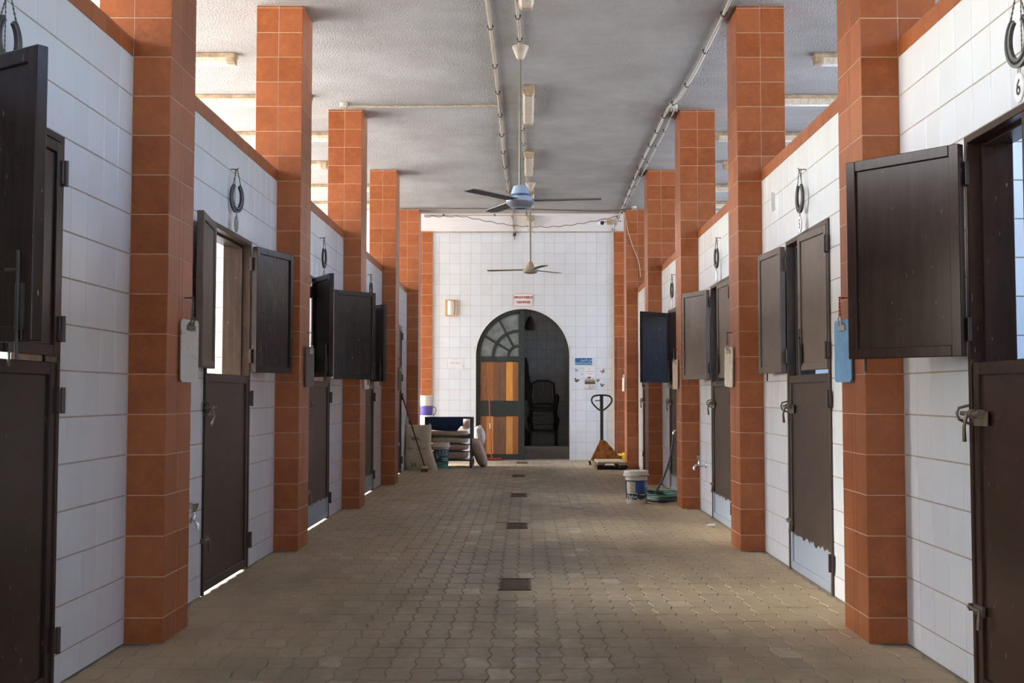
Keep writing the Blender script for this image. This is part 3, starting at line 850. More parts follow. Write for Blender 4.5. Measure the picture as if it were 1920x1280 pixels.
# ------------------------------------------------------------------ taps and hose
def tap(side, y, z, lab, reach=.13):
    sg = 1 if side == 'left' else -1
    r = empty('wall_tap', (XLW if sg > 0 else XRW, y, z)); tag(r, lab, 'tap', 'wall taps')
    b = MB(); rot = Matrix.Rotation(math.pi / 2 * sg, 3, 'Y')
    b.lathe([(.026, 0), (.026, .004), (.018, .01), (.011, .012)], (0, 0, 0), 16, rot=rot)
    b.tube([(0, 0, 0), (sg * .06, 0, 0), (sg * (reach - .04), 0, .012), (sg * (reach - .015), 0, .005), (sg * reach, 0, -.02), (sg * reach, 0, -.045)], [.011, .012, .013, .011, .011, .012], 12)
    b.lathe([(.014, 0), (.014, .03), (.010, .035), (.008, .05)], (sg * .075, 0, .008), 12); b.build('spout', CHROME, r, True)
    b = MB(); b.lathe([(.010, .045), (.016, .052), (.026, .075), (.030, .095), (.022, .102), (.0, .103)], (sg * .075, 0, .008), 8); b.build('handwheel', CHROME, r)
    return r
tap('left', YP(0) + .97, .50, 'chrome tap low on the wall behind the first left pillar', .10)
tap('right', YP(1) + 3.10, .49, 'chrome tap beside the third right pillar')
tap('right', YP(2) + 1.27, .80, 'chrome tap feeding the black hose')
tap('left', YP(3) + 1.15, .53, 'chrome tap above the standing feed sack')
hy = YP(2) + 1.27
b = MB(); P = []
for (x, y, z) in [(1.755, hy, .755), (1.735, hy - .02, .60), (1.66, hy - .10, .35), (1.55, hy - .2, .14), (1.47, hy - .27, .045), (1.44, hy - .25, .03)]: P.append(Vector((x, y, z)))
def smooth_path(P, n=8):
    out = []
    for i in range(len(P) - 1):
        p0, p1, p2, p3 = P[max(i - 1, 0)], P[i], P[i + 1], P[min(i + 2, len(P) - 1)]
        for k in range(n):
            t = k / n; out.append(.5 * ((2 * p1) + (-p0 + p2) * t + (2 * p0 - 5 * p1 + 4 * p2 - p3) * t * t + (-p0 + 3 * p1 - 3 * p2 + p3) * t ** 3))
    return out + [P[-1]]
hz = empty('garden_hose', (0, 0, 0)); tag(hz, 'black hose from the tap into a coiled green hose by the third right pillar', 'hose')
b.tube(smooth_path(P), .012, 10); b.build('black_hose', HOSE_K, hz, True)
b = MB(); P = []
for k in range(240):
    a = k * .165; q = k / 240
    P.append(Vector((1.60 + (.205 + .03 * math.sin(k * .07)) * math.cos(a), hy - .10 + (.36 + .05 * math.sin(k * .05 + 1)) * math.sin(a), .018 + .075 * q + .012 * math.sin(k * .31))))
b.tube(P, .011, 7); b.build('green_coil', HOSE_G, hz, True)
b = MB(); P = [Vector((1.60 + .215 * math.cos(k * .26), hy - .12 + .40 * math.sin(k * .26), .014 + .0004 * k)) for k in range(60)]
b.tube(P, .0125, 7); b.build('coil_bottom', HOSE_K, hz, True)

# ------------------------------------------------------------------ ceiling fans
def fan(x, y, zb, rad, a0, blue, lab):
    r = empty('ceiling_fan', (x, y, 0)); tag(r, lab, 'fan', 'ceiling fans')
    b = MB(); b.lathe([(.075, H), (.075, H - .012), (.035, H - .105), (.022, H - .12), (.0, H - .12)], n=20); b.build('canopy', FAN_BEIGE, r, True)
    b = MB(); b.tube([(0, 0, H - .10), (0, 0, zb + .10)], .0145, 10); b.build('down_rod', ROD, r, True)
    if blue:
        b = MB(); b.lathe([(.03, zb + .145), (.062, zb + .135), (.075, zb + .10), (.085, zb + .065), (.0, zb + .062)], n=20); b.build('upper_cup', FAN_BLUE, r, True)
        b = MB(); b.tube([(0, 0, zb + .03), (0, 0, zb + .075)], .03, 12); b.build('neck', BLACKPL, r, True)
        b = MB(); b.lathe([(.0, zb + .052), (.06, zb + .05), (.112, zb + .036), (.125, zb + .02), (.127, zb - .005), (.12, zb - .025), (.085, zb - .055), (.055, zb - .066), (.055, zb - .06), (.0, zb - .06)], n=30,
                          mfn=lambda i, j: 1 if i in (4, 5) else (2 if i >= 8 else 0)); b.build('motor', [FAN_BLUE, plain('grey_fan_belly', (.20, .22, .27), .4), LEATHER], r, True)
        b = MB(); b.tube([(.055, -.08, zb - .03), (.056, -.08, zb - .10)], .002, 6); b.tube([(.055, -.08, zb - .10), (.056, -.08, zb - .125)], .005, 6); b.build('pull_cord', IRON, r)
    else:
        b = MB(); b.lathe([(.02, zb + .13), (.03, zb + .12), (.065, zb + .05), (.07, zb + .035), (.0, zb + .03)], n=20); b.build('upper_cup', plain('tan_fan_cup', (.42, .31, .20), .5), r, True)
        b = MB(); b.lathe([(.0, zb + .04), (.10, zb + .03), (.118, zb + .005), (.105, zb - .03), (.06, zb - .048), (.0, zb - .052)], n=28); b.build('motor', FAN_BEIGE, r, True)
    for k in range(3):
        a = math.radians(a0 + 120 * k); b = MB(); rot = Matrix.Rotation(a, 3, 'Z') @ Matrix.Rotation(math.radians(3), 3, 'X')
        w0, w1 = (.058, .068) if blue else (.05, .07)
        top, bot = [], []
        for q in range(9):
            t = q / 8; xx = .10 + (rad - .10) * t; ww = w0 + (w1 - w0) * t
            if q == 8: ww *= .72
            for (yy, zz) in ((-ww, 0), (ww, 0)): top.append(rot @ Vector((xx, yy, .004)) + Vector((0, 0, zb + .008))); bot.append(rot @ Vector((xx, yy, -.002)) + Vector((0, 0, zb + .008)))
        F = []; n2 = len(top)
        for q in range(8):
            i = 2 * q; F += [(i, i + 1, i + 3, i + 2), (n2 + i, n2 + i + 2, n2 + i + 3, n2 + i + 1), (i, i + 2, n2 + i + 2, n2 + i), (i + 1, n2 + i + 1, n2 + i + 3, i + 3)]
        F += [(0, n2, n2 + 1, 1), (16, 17, n2 + 17, n2 + 16)]
        b.add(top + bot, F)
        b.box(rot @ Vector((.11, 0, .002)) + Vector((0, 0, zb + .008)), (.10, .05, .008), 0, rot)
        b.build('blade', FAN_GREY if blue else FAN_BLADE2, r)
fan(-.043, 10.8, 2.945, .725, -7, True, 'ceiling fan with pale blue motor and slate blades, nearer of the two')
fan(.078, 17.86, 3.055, .65, 48, False, 'small cream ceiling fan in front of the end wall')

# ------------------------------------------------------------------ fluorescent battens
def batten(x, y, L, along, lab, group):
    r = empty('ceiling_light', (x, y, H), 0 if along == 'y' else math.pi / 2); tag(r, lab, 'ceiling light', group)
    b = MB(); b.b2((-.062, -L / 2, -.045), (.062, L / 2, 0), 0, .006); b.build('housing', FIX, r)
    b = MB(); prof = [(-.060, -.045), (-.056, -.082), (-.036, -.104), (.036, -.104), (.056, -.082), (.060, -.045)]
    b.prism(prof, (1, 0, 0), (0, 0, 1), (0, 1, 0), L - .16, (0, -L / 2 + .08, 0)); b.build('diffuser', DIFF, r)
    for s in (-1, 1):
        b = MB(); pr = [(q[0] * .98, q[1]) for q in prof]; b.prism(pr, (1, 0, 0), (0, 0, 1), (0, s, 0), .07, (0, s * (L / 2 - .08), 0)); b.build('end_cap', FIX, r)
    b = MB()
    for s in (-.55, .55): b.b2((-.066, s * L / 2 - .01, -.055), (.066, s * L / 2 + .01, -.03))
    b.build('clip', RUST, r)
AL = ['over the viewer', 'at the top edge of the picture', 'behind the near fan rod', 'just beyond the near fan rod', 'behind the blue fan', 'against the end wall']
for k, (x, y) in enumerate([(.0, 5.0), (.01, 8.75), (.035, 12.85), (.05, 16.1), (.08, 18.95), (.10, 21.75)]):
    batten(x, y, 1.42, 'y', 'stained fluorescent ceiling light along the aisle, ' + AL[k], 'lights along the aisle ceiling')
ly = [9.1, 11.05, 12.6, 14.4, 16.2, 18.0, 19.6]
for sg, side in ((-1, 'left'), (1, 'right')):
    for k, y in enumerate(ly):
        x0 = 2.62 if k in (1, 4) else 2.2
        batten(sg * (x0 + .9), y, 1.75, 'x', 'yellowed fluorescent light over the %s stalls, %s from the viewer' % (side, ['first', 'second', 'third', 'fourth', 'fifth', 'sixth', 'seventh'][k]), 'lights over the stalls')

# ------------------------------------------------------------------ conduits and cables under the ceiling
def conduit(name, pts, r, m, lab, clips=.0, cat='conduit'):
    e = empty(name, (0, 0, 0)); tag(e, lab, cat, 'ceiling conduits and cables')
    b = MB(); b.tube(pts, r, 8); b.build('pipe', m, e, True)
    if clips:
        for i in range(len(pts) - 1):
            a, c = Vector(pts[i]), Vector(pts[i + 1]); L = (c - a).length; n = max(1, int(L / clips))
            for k in range(n):
                p = a.lerp(c, (k + .5) / n); q = MB(); t = (c - a).normalized()
                q.tube([p - t * .008, p + t * .008], r * 1.55, 8); q.b2((p.x - r * 1.9, p.y - .006, p.z + r * .2), (p.x + r * 1.9, p.y + .006, H - .002)); q.build('clip', IRON, e)
    return e
ZP = H - .0245
conduit('conduit', [(-.32, 5, ZP), (-.301, 9.46, ZP), (-.287, 10.88, ZP), (-.277, 12.9, ZP), (-.279, 16.0, ZP), (-.259, 18.08, ZP), (-.215, 21.5, ZP), (-.2, YF - .03, ZP), (-.2, YF - .03, H - .16)], .014, CONDUIT, 'cream conduit running left of the fans along the ceiling', .85)
conduit('conduit', [(-.10, 6, ZP), (-.07, 9.46, ZP), (-.048, 10.31, ZP), (-.046, 10.74, ZP)], .013, CONDUIT, 'rusty conduit feeding the near fan', .8)
conduit('conduit', [(-.035, 13.7, ZP), (-.011, 15.4, ZP), (.035, 17.7, ZP)], .012, CONDUIT, 'thin conduit feeding the small cream fan', .8)
conduit('conduit', [(1.62, 5.5, ZP), (1.60, 8.6, ZP), (1.625, 10.2, ZP), (1.635, 11.57, ZP), (1.61, 12.6, ZP), (1.55, 13.07, ZP), (1.556, 16.2, ZP), (1.60, 19.3, ZP), (1.66, YF - .05, ZP)], .015, CONDUIT_W, 'white conduit running along the right pillar heads', .75)
conduit('conduit', [(1.625, 13.05, ZP), (1.645, 14.6, ZP), (1.645, 16.7, ZP), (1.64, 18.5, ZP), (1.65, 20.25, ZP)], .010, CONDUIT_W, 'thin white conduit beside the right pillar heads', .75)
conduit('conduit', [(-1.93, 12.95, ZP), (-1.4, 12.98, ZP - .004), (-.28, 12.92, ZP)], .013, CONDUIT, 'conduit crossing the ceiling from the third left pillar', 0)
def cable(pts, r, m, lab):
    e = tag(empty('cable', (0, 0, 0)), lab, 'cable', 'ceiling conduits and cables'); b = MB(); b.tube(pts, r, 7); b.build('cable_run', m, e, True)
cable(smooth_path([Vector(p) for p in ((-2.1, 20.2, ZP), (-1.2, 20.1, ZP - .01), (-.2, 19.98, ZP - .034), (.7, 20.12, ZP - .034), (1.28, 20.2, ZP - .036), (1.62, 20.05, ZP - .034), (1.76, 20.0, ZP - .03))]), .012, CABLE, 'dark cable crossing the ceiling between the fifth pillars')
conduit('conduit', [(-1.74, 20.93, ZP), (-1.07, 20.93, ZP), (.02, 20.95, ZP), (.035, 20.95, ZP), (.035, 20.85, ZP)], .010, CABLE_B, 'thin beige conduit crossing to the lamp before the end wall', .6)
P = [Vector((-1.74 + .67 * k / 10, 20.93, H - .045 - .012 * math.sin(k * 2.1))) for k in range(11)]
P += [Vector((-1.07 + 2.66 * k / 46, 20.93 - .1 * math.sin(math.pi * k / 46), H - .04 - .20 * math.sin(math.pi * (k / 46) ** 1.0) + .010 * math.sin(k * 1.7))) for k in range(1, 47)]
P += [Vector((1.62, 20.86, H - .03)), Vector((1.64, 20.6, H - .02))]
cable(P, .006, CABLE, 'wavy sagging cable in front of the end wall')
cable(smooth_path([Vector(p) for p in ((1.65, 20.36, 4.30), (1.69, YP(4) - .02, 4.15), (1.73, YP(4) - .02, 3.95), (1.80, YP(4) - .02, 3.72), (1.90, YP(4) - .02, 3.45), (1.93, YP(4) - .02, 3.2))]), .008, CABLE_B, 'loose beige cable down the fifth right pillar')
cable([(-1.9, YF - .025, H - .012), (1.9, YF - .025, H - .012)], .012, CONDUIT, 'cable along the top edge of the end wall')
def junction(x, y, lab):
    r = empty('junction_box', (x, y, H)); tag(r, lab, 'junction box', 'ceiling junction boxes')
    b = MB(); b.lathe([(.045, 0), (.045, -.035), (.038, -.042), (.0, -.042)], n=16); b.build('box', CONDUIT_W, r, True)
    for k in range(3):
        b = MB(); b.tube([(-.03 + .03 * k, -.02, -.03), (-.03 + .03 * k, -.03, -.075)], .009, 8); b.build('cable_gland', CONDUIT, r)
junction(-1.94, 12.93, 'round junction box at the head of the third left pillar')
junction(1.60, 13.02, 'round junction box at the head of the third right pillar')
junction(1.80, 20.05, 'round junction box at the head of the fifth right pillar')
# security camera by the end wall
r = empty('security_camera', (1.52, 21.6, H)); tag(r, 'small security camera on the ceiling before the end wall', 'camera')
b = MB(); b.b2((-.06, -.05, -.09), (.05, .05, 0), 0, .005); b.build('mount_box', CABLE_B, r)
b = MB(); b.tube([(.2, 0, -.03), (-.10, 0, -.045), (-.16, -.02, -.05)], .012, 8); b.build('bracket', CONDUIT_W, r)
b = MB(); rot = Matrix.Rotation(math.pi / 2, 3, 'X') @ Matrix.Rotation(.3, 3, 'Y'); b.lathe([(.0, -.07), (.034, -.07), (.036, .06), (.036, .09), (.030, .09), (.0, .085)], (-.18, -.02, -.075), 16, rot=rot, mfn=lambda i, j: 1 if i >= 3 else 0); b.build('camera_body', [SIGNW, BLACKPL], r, True)
# broken white bracket on the right wall
r = empty('wall_bracket', (XRW, YP(0) + 3.12, 2.62)); tag(r, 'small broken white bracket on the right wall near the number 5', 'bracket')
b = MB(); b.b2((-.010, -.05, 0), (0, .05, .012)); b.b2((-.03, -.055, 0), (0, -.04, .13)); b.build('bracket_plate', SIGNW, r)

# ------------------------------------------------------------------ arched door leaf
r = empty('door_arch', (AX, YF + .09, 0)); tag(r, 'dark green arched door leaf with wooden planks and fanlight', 'door', None, 'structure')
def ring_seg(mb, cx, cz, r0, r1, a0, a1, y0, y1, n=14):
    for k in range(n):
        t0, t1 = math.radians(a0 + (a1 - a0) * k / n), math.radians(a0 + (a1 - a0) * (k + 1) / n)
        pts = [(cx + r0 * math.cos(t0), cz + r0 * math.sin(t0)), (cx + r1 * math.cos(t0), cz + r1 * math.sin(t0)), (cx + r1 * math.cos(t1), cz + r1 * math.sin(t1)), (cx + r0 * math.cos(t1), cz + r0 * math.sin(t1))]
        mb.prism(pts, (1, 0, 0), (0, 0, 1), (0, 1, 0), y1 - y0, (0, y0, 0))
RI = AR - .002
b = MB()   # outer frame follows the arch all the way round
ring_seg(b, 0, AS, RI - .035, RI, 88, 180, -.06, .05, 20); ring_seg(b, 0, AS, RI - .010, RI, 0, 88, .0, .05, 20)
b.b2((-RI, -.06, 0), (-RI + .035, .05, AS)); b.b2((RI, .0, 0), (RI - .010, .05, AS))
b.build('frame', GREEN, r)
XA, XB = -RI + .035, .035      # leaf extents
b = MB()
b.b2((XA, -.03, .0), (XA + .045, .02, AS)); b.b2((XB - .115, -.03, 0), (XB, .02, AS + math.sqrt((RI - .035) ** 2 - .035 ** 2) - .004))
for (z0, z1) in ((.02, .11), (.83, 1.12), (1.86, 1.965)): b.b2((XA + .045, -.028, z0), (XB - .115, .018, z1))
ring_seg(b, 0, AS, RI - .085, RI - .035, 94, 180, -.03, .02, 18)
b.build('leaf_frame', GREEN, r)
cx_, cz_ = XB - .115, 1.965
b = MB(); ring_seg(b, cx_, cz_, .160, .222, 90, 180, -.024, .014, 12); ring_seg(b, cx_, cz_, .445, .512, 90, 180, -.024, .014, 14)
for a in (118, 149):
    t = math.radians(a); R1 = .78; n_ = Vector((-math.sin(t), math.cos(t))) * .022
    p0 = Vector((cx_ + .21 * math.cos(t), cz_ + .21 * math.sin(t))); p1 = Vector((cx_ + R1 * math.cos(t), cz_ + R1 * math.sin(t)))
    while (p1.x) ** 2 + (p1.y - AS) ** 2 > (RI - .05) ** 2: p1 = p0 + (p1 - p0) * .97
    b.prism([tuple(p0 - n_), tuple(p1 - n_), tuple(p1 + n_), tuple(p0 + n_)], (1, 0, 0), (0, 0, 1), (0, 1, 0), .036, (0, -.023, 0))
b.build('glazing_bar', GREEN, r)
def pane(r0, r1, a0, a1):
    m = MB(); pts = []
    for k in range(9): t = math.radians(a0 + (a1 - a0) * k / 8); pts.append((cx_ + r1 * math.cos(t), cz_ + r1 * math.sin(t)))
    for k in range(9): t = math.radians(a1 - (a1 - a0) * k / 8); pts.append((cx_ + r0 * math.cos(t), cz_ + r0 * math.sin(t)))
    q = []
    for (x, z) in pts:
        d = math.hypot(x, z - AS)
        if d > RI - .05 and z > AS: x, z = x * (RI - .05) / d, AS + (z - AS) * (RI - .05) / d
        q.append((max(x, XA + .01), z))
    if r0 < .02: q = q[:9] + [(cx_, cz_)]
    m.prism(q, (1, 0, 0), (0, 0, 1), (0, 1, 0), .005, (0, -.006, 0)); m.build('pane', PANE, r)
pane(0, .17, 90, 180)
for a0, a1 in ((90, 118), (118, 149), (149, 180)): pane(.21, .46, a0, a1); pane(.50, .80, a0, a1)
for (z0, z1, idx) in ((1.12, 1.86, (0, 4, 2, 2, 3, 0)), (.11, .83, (4, 1, 2, 2, 1, 4))):
    x = XA + .045; ws = [.115, .135, .12, .12, .13, .0]; tot = XB - .115 - x; ws[5] = max(.05, tot - sum(ws[:5]))
    for k in range(6):
        m = MB(); m.b2((x + .0015, -.014, z0), (x + ws[k] - .0015, .006, z1), 0, .0015); m.build('plank', WOODS[idx[k]], r); x += ws[k]

# ------------------------------------------------------------------ things on the far wall
def FX(u): return (u - 984.5) * .010133
YW = YF - .0005
def sign(name, x0, x1, z0, z1, m, t=.006, rad=.015, label=None, cat='sign', group=None):
    r = empty(name, ((x0 + x1) / 2, YW, (z0 + z1) / 2)); tag(r, label, cat, group)
    w, h = (x1 - x0) / 2, (z1 - z0) / 2; pts = []
    for (sx, sz, a) in ((1, -1, -90), (1, 1, 0), (-1, 1, 90), (-1, -1, 180)):
        for k in range(4): q = math.radians(a + 30 * k); pts.append((sx * (w - rad) + rad * math.cos(q), sz * (h - rad) + rad * math.sin(q)))
    b = MB(); b.prism(pts, (1, 0, 0), (0, 0, 1), (0, -1, 0), t); b.build('plate', m, r)
    return r, w, h
r, w, h = sign('warning_sign', -.232, .160, 2.905, 3.165, SIGNW, label='white sign with red letters above the arched doorway')
b = MB()
for s_ in (-1, 1):
    b.b2((-w + .03, -.0085, s_ * (h - .012) - .003), (w - .03, -.006, s_ * (h - .012) + .003)); b.b2((s_ * (w - .012) - .003, -.0085, -h + .03), (s_ * (w - .012) + .003, -.006, h - .03))
    for s2 in (-1, 1): b.tube([(s_ * (w - .012), -.007, s2 * (h - .03)), (s_ * (w - .017), -.007, s2 * (h - .017)), (s_ * (w - .03), -.007, s2 * (h - .012))], .003, 6)
b.build('border', SIGNR, r)
text_obj('APPROACH HORSES AT', .062, SIGNR, r, (0, -.0075, .048), sx=.54, bold=.0022); text_obj('YOUR OWN RISK', .062, SIGNR, r, (0, -.0075, -.044), sx=.54, bold=.0022)
r, w, h = sign('blue_sign', .935, 1.285, 1.785, 1.945, SIGNW, rad=.02, label='blue sign with white Arabic and English lettering beside the doorway')
b = MB(); b.b2((-w + .012, -.0085, -h + .014), (w - .012, -.006, h - .014), 0, .001); b.build('blue_face', SIGNB, r)
text_obj('\uFEDD\uFEEE\uFEF4\uFEA8\uFEDF\uFE8D \uFEDD\uFEB0\uFECB', .058, SIGNW, r, (.05, -.0095, .028), sx=.85); text_obj('EQUINE ISOLATION', .043, SIGNW, r, (0, -.0095, -.036), sx=.80)
r, w, h = sign('notice_paper', 1.13, 1.323, 1.572, 1.765, plain('notice_sheet', (.80, .79, .80), .8, 0, .03), .002, .004, 'white paper notice with three faded lines below the blue sign', 'paper')
for (z, ww, m) in ((.052, .05, GREY_INK), (.006, .145, PINK), (-.042, .10, PINK)):
    b = MB()
    nn = int(ww / .012)
    for k in range(nn): b.b2((-ww / 2 + k * ww / nn, -.0027, z - .005 - .003 * (k % 3 == 1)), (-ww / 2 + (k + .75) * ww / nn, -.002, z + .005 + .003 * (k % 4 == 2)))
    b.build('printed_line', m, r)
r, w, h = sign('laminated_notice', -1.49, -1.155, 1.71, 1.925, plain('clear_sleeve', (.70, .70, .69), .15), .003, .004, 'laminated notice with two grey lines left of the doorway', 'paper')
b = MB(); b.b2((-w + .028, -.005, -h + .025), (w - .03, -.003, h - .02)); b.build('sheet', PAPER, r)
for (z, ww) in ((.028, .19), (.006, .20)):
    b = MB()
    for k in range(16): b.b2((-ww / 2 + k * ww / 16, -.0062, z - .005), (-ww / 2 + (k + .8) * ww / 16, -.005, z + .004 + .003 * (k % 3 == 0)))
    b.build('printed_line', GREY_INK, r)
# flower-bed sticker, butterflies
r = empty('wall_sticker', (1.23, YW, 1.435)); tag(r, 'garden border sticker of fence and plants above the light switches', 'sticker', 'wall stickers')
b = MB(); b.b2((-.10, -.0015, 0), (.10, 0, .075)); b.build('backing', plain('sticker_green', (.13, .16, .11), .6, 0, .5, 60), r)
for k in range(10):
    b = MB(); x = -.095 + k * .019; hh = .085 + .012 * ((k * 7) % 3)
    b.b2((x, -.0025, .02), (x + .011, -.0012, hh)); b.build('picket', PINK if k % 3 else plain('sticker_tan', (.40, .30, .24), .6), r)
for k in range(7):
    b = MB(); x = -.09 + k * .028; b.prism([(x, 0), (x + .02, 0), (x + .026, .03), (x + .012, .045 + .01 * (k % 2)), (x - .004, .028)], (1, 0, 0), (0, 0, 1), (0, -1, 0), .0035); b.build('leaf', plain('sticker_leaf', (.05, .085, .05), .6, 0, .4), r)
def butterfly(u, v, s_, m1, m2, rot, lab):
    r = empty('butterfly_sticker', (FX(u), YW, 1.2212 + (741 - v) * .010133)); r.rotation_euler = (0, rot, 0); tag(r, lab, 'sticker', 'wall stickers')
    for sx in (-1, 1):
        b = MB(); b.prism([(0, 0), (sx * .035 * s_, .04 * s_), (sx * .05 * s_, .025 * s_), (sx * .035 * s_, -.004 * s_)], (1, 0, 0), (0, 0, 1), (0, -1, 0), .0015); b.prism([(0, 0), (sx * .03 * s_, -.008 * s_), (sx * .028 * s_, -.032 * s_), (sx * .008 * s_, -.03 * s_)], (1, 0, 0), (0, 0, 1), (0, -1, 0), .0015)
        b.build('wing', m1 if sx < 0 else m2, r)
    b = MB(); b.b2((-.004 * s_, -.0025, -.03 * s_), (.004 * s_, 0, .03 * s_)); b.build('body', INK, r)
cM = plain('sticker_maroon', (.13, .03, .05), .6); cB = plain('sticker_brown', (.22, .14, .11), .6); cK = plain('sticker_dark', (.06, .055, .07), .6); cT = plain('sticker_teal', (.25, .36, .36), .6); cR = plain('sticker_rose', (.38, .20, .19), .6)
for (u, v, s_, a, c, rt, lab) in ((1080.5, 694, .7, cT, cT, .5, 'pale teal butterfly sticker under the blue sign'), (1091, 701.5, .3, cT, cK, 0, 'tiny dark butterfly sticker left of the paper notice'), (1130, 696, .95, cR, cB, -.5, 'rose-brown butterfly sticker right of the paper notice'),
                         (1081, 713, 1.0, cM, cM, .4, 'maroon butterfly sticker at the left of the group'), (1104, 707, .8, cB, cK, .6, 'brown butterfly sticker right under the paper notice'), (1121, 713, .75, cB, cB, -.3, 'tan butterfly sticker right of the garden border sticker'), (1129, 722, .85, cK, cB, .2, 'dark butterfly sticker lowest of the group')):
    butterfly(u, v, s_, a, c, rt, lab)
for k, (x, lab) in enumerate(((1.177, 'white light switch, left one, below the garden sticker'), (1.281, 'white light switch, right one with a small sticker'))):
    r = empty('light_switch', (x, YW, 1.385)); tag(r, lab, 'switch', 'light switches')
    b = MB(); b.b2((-.045, -.010, -.045), (.045, 0, .045), 0, .003); b.build('plate', plain('switch_plastic', (.66, .62, .55), .4), r)
    b = MB(); b.b2((-.022, -.014, -.015), (.022, -.009, .015), 0, .002); b.build('rocker', SIGNW, r)
    if k:
        b = MB(); b.prism([(-.02, -.01), (.0, .02), (.005, -.005)], (1, 0, 0), (0, 0, 1), (0, -1, 0), .001, (0, -.0145, 0)); b.prism([(.005, -.012), (.028, -.002), (.022, -.02)], (1, 0, 0), (0, 0, 1), (0, -1, 0), .001, (0, -.0145, 0)); b.build('small_sticker', cB, r)
# bulkhead wall lamp
r = empty('wall_lamp', (-1.41, YW, 2.88)); tag(r, 'wall lamp with pale glass in a wooden frame left of the doorway', 'wall lamp')
b = MB()
b.b2((-.118, -.055, -.155), (-.075, 0, .155), 0, .006); b.b2((.075, -.055, -.155), (.118, 0, .155), 0, .006); b.b2((-.1, -.02, -.15), (.1, 0, .15)); b.b2((-.09, -.045, .135), (.09, 0, .158), 0, .004); b.b2((-.09, -.045, -.158), (.09, 0, -.135), 0, .004); b.build('frame', LAMPWOOD, r)
b = MB(); pts = [(-.078, 0), (-.06, .045), (-.02, .066), (.02, .066), (.06, .045), (.078, 0)]; b.prism(pts, (1, 0, 0), (0, -1, 0), (0, 0, 1), .27, (0, -.018, -.135)); b.build('glass_shade', plain('frosted_glass', (.62, .62, .58), .3, 0, .1), r, True)

# ------------------------------------------------------------------ inside the store room
def plastic_chair(x, y, z, tiltx, lab, horizontal):
    r = empty('plastic_chair', (x, y, z)); r.rotation_euler = (tiltx, 0, 0); r.scale = (1.08, 1.08, 1.18); tag(r, lab, 'chair', 'chairs in the store room')
    b = MB()
    for s_ in (-1, 1): b.tube([(s_ * .20, .0, .42), (s_ * .225, .05, .62), (s_ * .20, .10, .86), (s_ * .10, .12, .90)], [.022, .022, .02, .018], 8)
    b.tube([(-.12, .12, .90), (.12, .12, .90)], .02, 8); b.tube([(-.20, .0, .44), (.20, .0, .44)], .018, 8); b.build('back_frame', BLACKPL, r, True)
    if horizontal:
        for k in range(11):
            m = MB(); zz = .47 + .038 * k; hw = .20 + .012 * math.sin(math.pi * k / 10); m.b2((-hw, .02 + .009 * k, zz), (hw, .03 + .009 * k, zz + .022), 0, .003); m.build('slat', BLACKPL, r)
    else:
        for k in range(11):
            m = MB(); xx = -.165 + .033 * k; m.prism([(xx - .009, .45), (xx + .009, .45), (xx * .9 + .009, .88), (xx * .9 - .009, .88)], (1, 0, 0), (0, .22, 1), (0, 1, 0), .01, (0, -.08, 0)); m.build('slat', BLACKPL, r)
    for s_ in (-1, 1):
        m = MB(); m.tube([(s_ * .225, .06, .66), (s_ * .27, -.08, .665), (s_ * .275, -.30, .63), (s_ * .26, -.38, .55)], [.016, .024, .026, .02], 8); m.build('armrest', BLACKPL, r, True)
        for (yy, dy) in ((-.36, -.05), (.0, .06)):
            m = MB(); m.tube([(s_ * .235, yy, .44), (s_ * .25, yy + dy, 0)], [.026, .018], 8); m.build('leg', BLACKPL, r)
        m = MB(); m.tube([(s_ * .26, -.38, .56), (s_ * .24, -.37, .42)], .02, 8); m.build('arm_post', BLACKPL, r)
    m = MB(); m.b2((-.235, -.40, .415), (.235, .02, .445), 0, .012); m.build('seat', BLACKPL, r)
plastic_chair(.36, YS + 1.15, .0, .0, 'lower black plastic chair with horizontal slats in the store room', True)
plastic_chair(.36, YS + 1.28, .45, .05, 'upper black plastic chair with vertical slats in the store room', False)
r = empty('hanging_coat', (-.03, YS + .8, 1.12)); tag(r, 'dark coat hanging behind the door leaf edge', 'coat')
b = MB(); N = 10; V = []; F = []
for k in range(N + 1):
    t = k / N; wv = .125 + .02 * math.sin(t * 7) - (.07 * ((t - .82) / .18) if t > .82 else 0); 
    for j in range(10): a = math.tau * j / 10; V.append((wv * math.cos(a) * (1 + .15 * math.sin(3 * a + t * 5)), .05 * math.sin(a), .85 * t))
for k in range(N):
    for j in range(10): F.append((k * 10 + j, k * 10 + (j + 1) % 10, (k + 1) * 10 + (j + 1) % 10, (k + 1) * 10 + j))
F += [tuple(range(10)), tuple(N * 10 + j for j in range(10))]
b.add(V, F); b.build('cloth', COAT, r, True)
b = MB(); b.tube([(0, 0, .84), (0, .02, .92), (0, .06, .95)], .008, 8); b.build('loop', IRON, r)
r = empty('hanging_lantern', (.10, YS + .9, 2.52)); tag(r, 'small lantern hanging at the top of the dark doorway', 'lantern')
b = MB(); b.lathe([(.0, 0), (.085, .0), (.11, .04), (.10, .12), (.06, .22), (.03, .27), (.0, .28)], n=14); b.build('shade', LEATHER, r, True)
b = MB(); b.tube([(0, 0, .27), (0, 0, H - 2.52)], .006, 6); b.build('cord', IRON, r)
r = empty('saddle', (-.12, YS + 1.0, .0)); tag(r, 'brown leather saddle standing behind the door leaf', 'saddle')
b = MB(); V = []; F = []; NN = 14
for k in range(NN + 1):
    t = k / NN; zz = .62 * t; xx = .06 + .10 * math.sin(math.pi * t) 
    for j in range(12): a = math.tau * j / 12; V.append((xx - .02 + (.05 + .05 * math.sin(math.pi * t)) * math.cos(a), .14 * math.sin(a), zz))
for k in range(NN):
    for j in range(12): F.append((k * 12 + j, k * 12 + (j + 1) % 12, (k + 1) * 12 + (j + 1) % 12, (k + 1) * 12 + j))
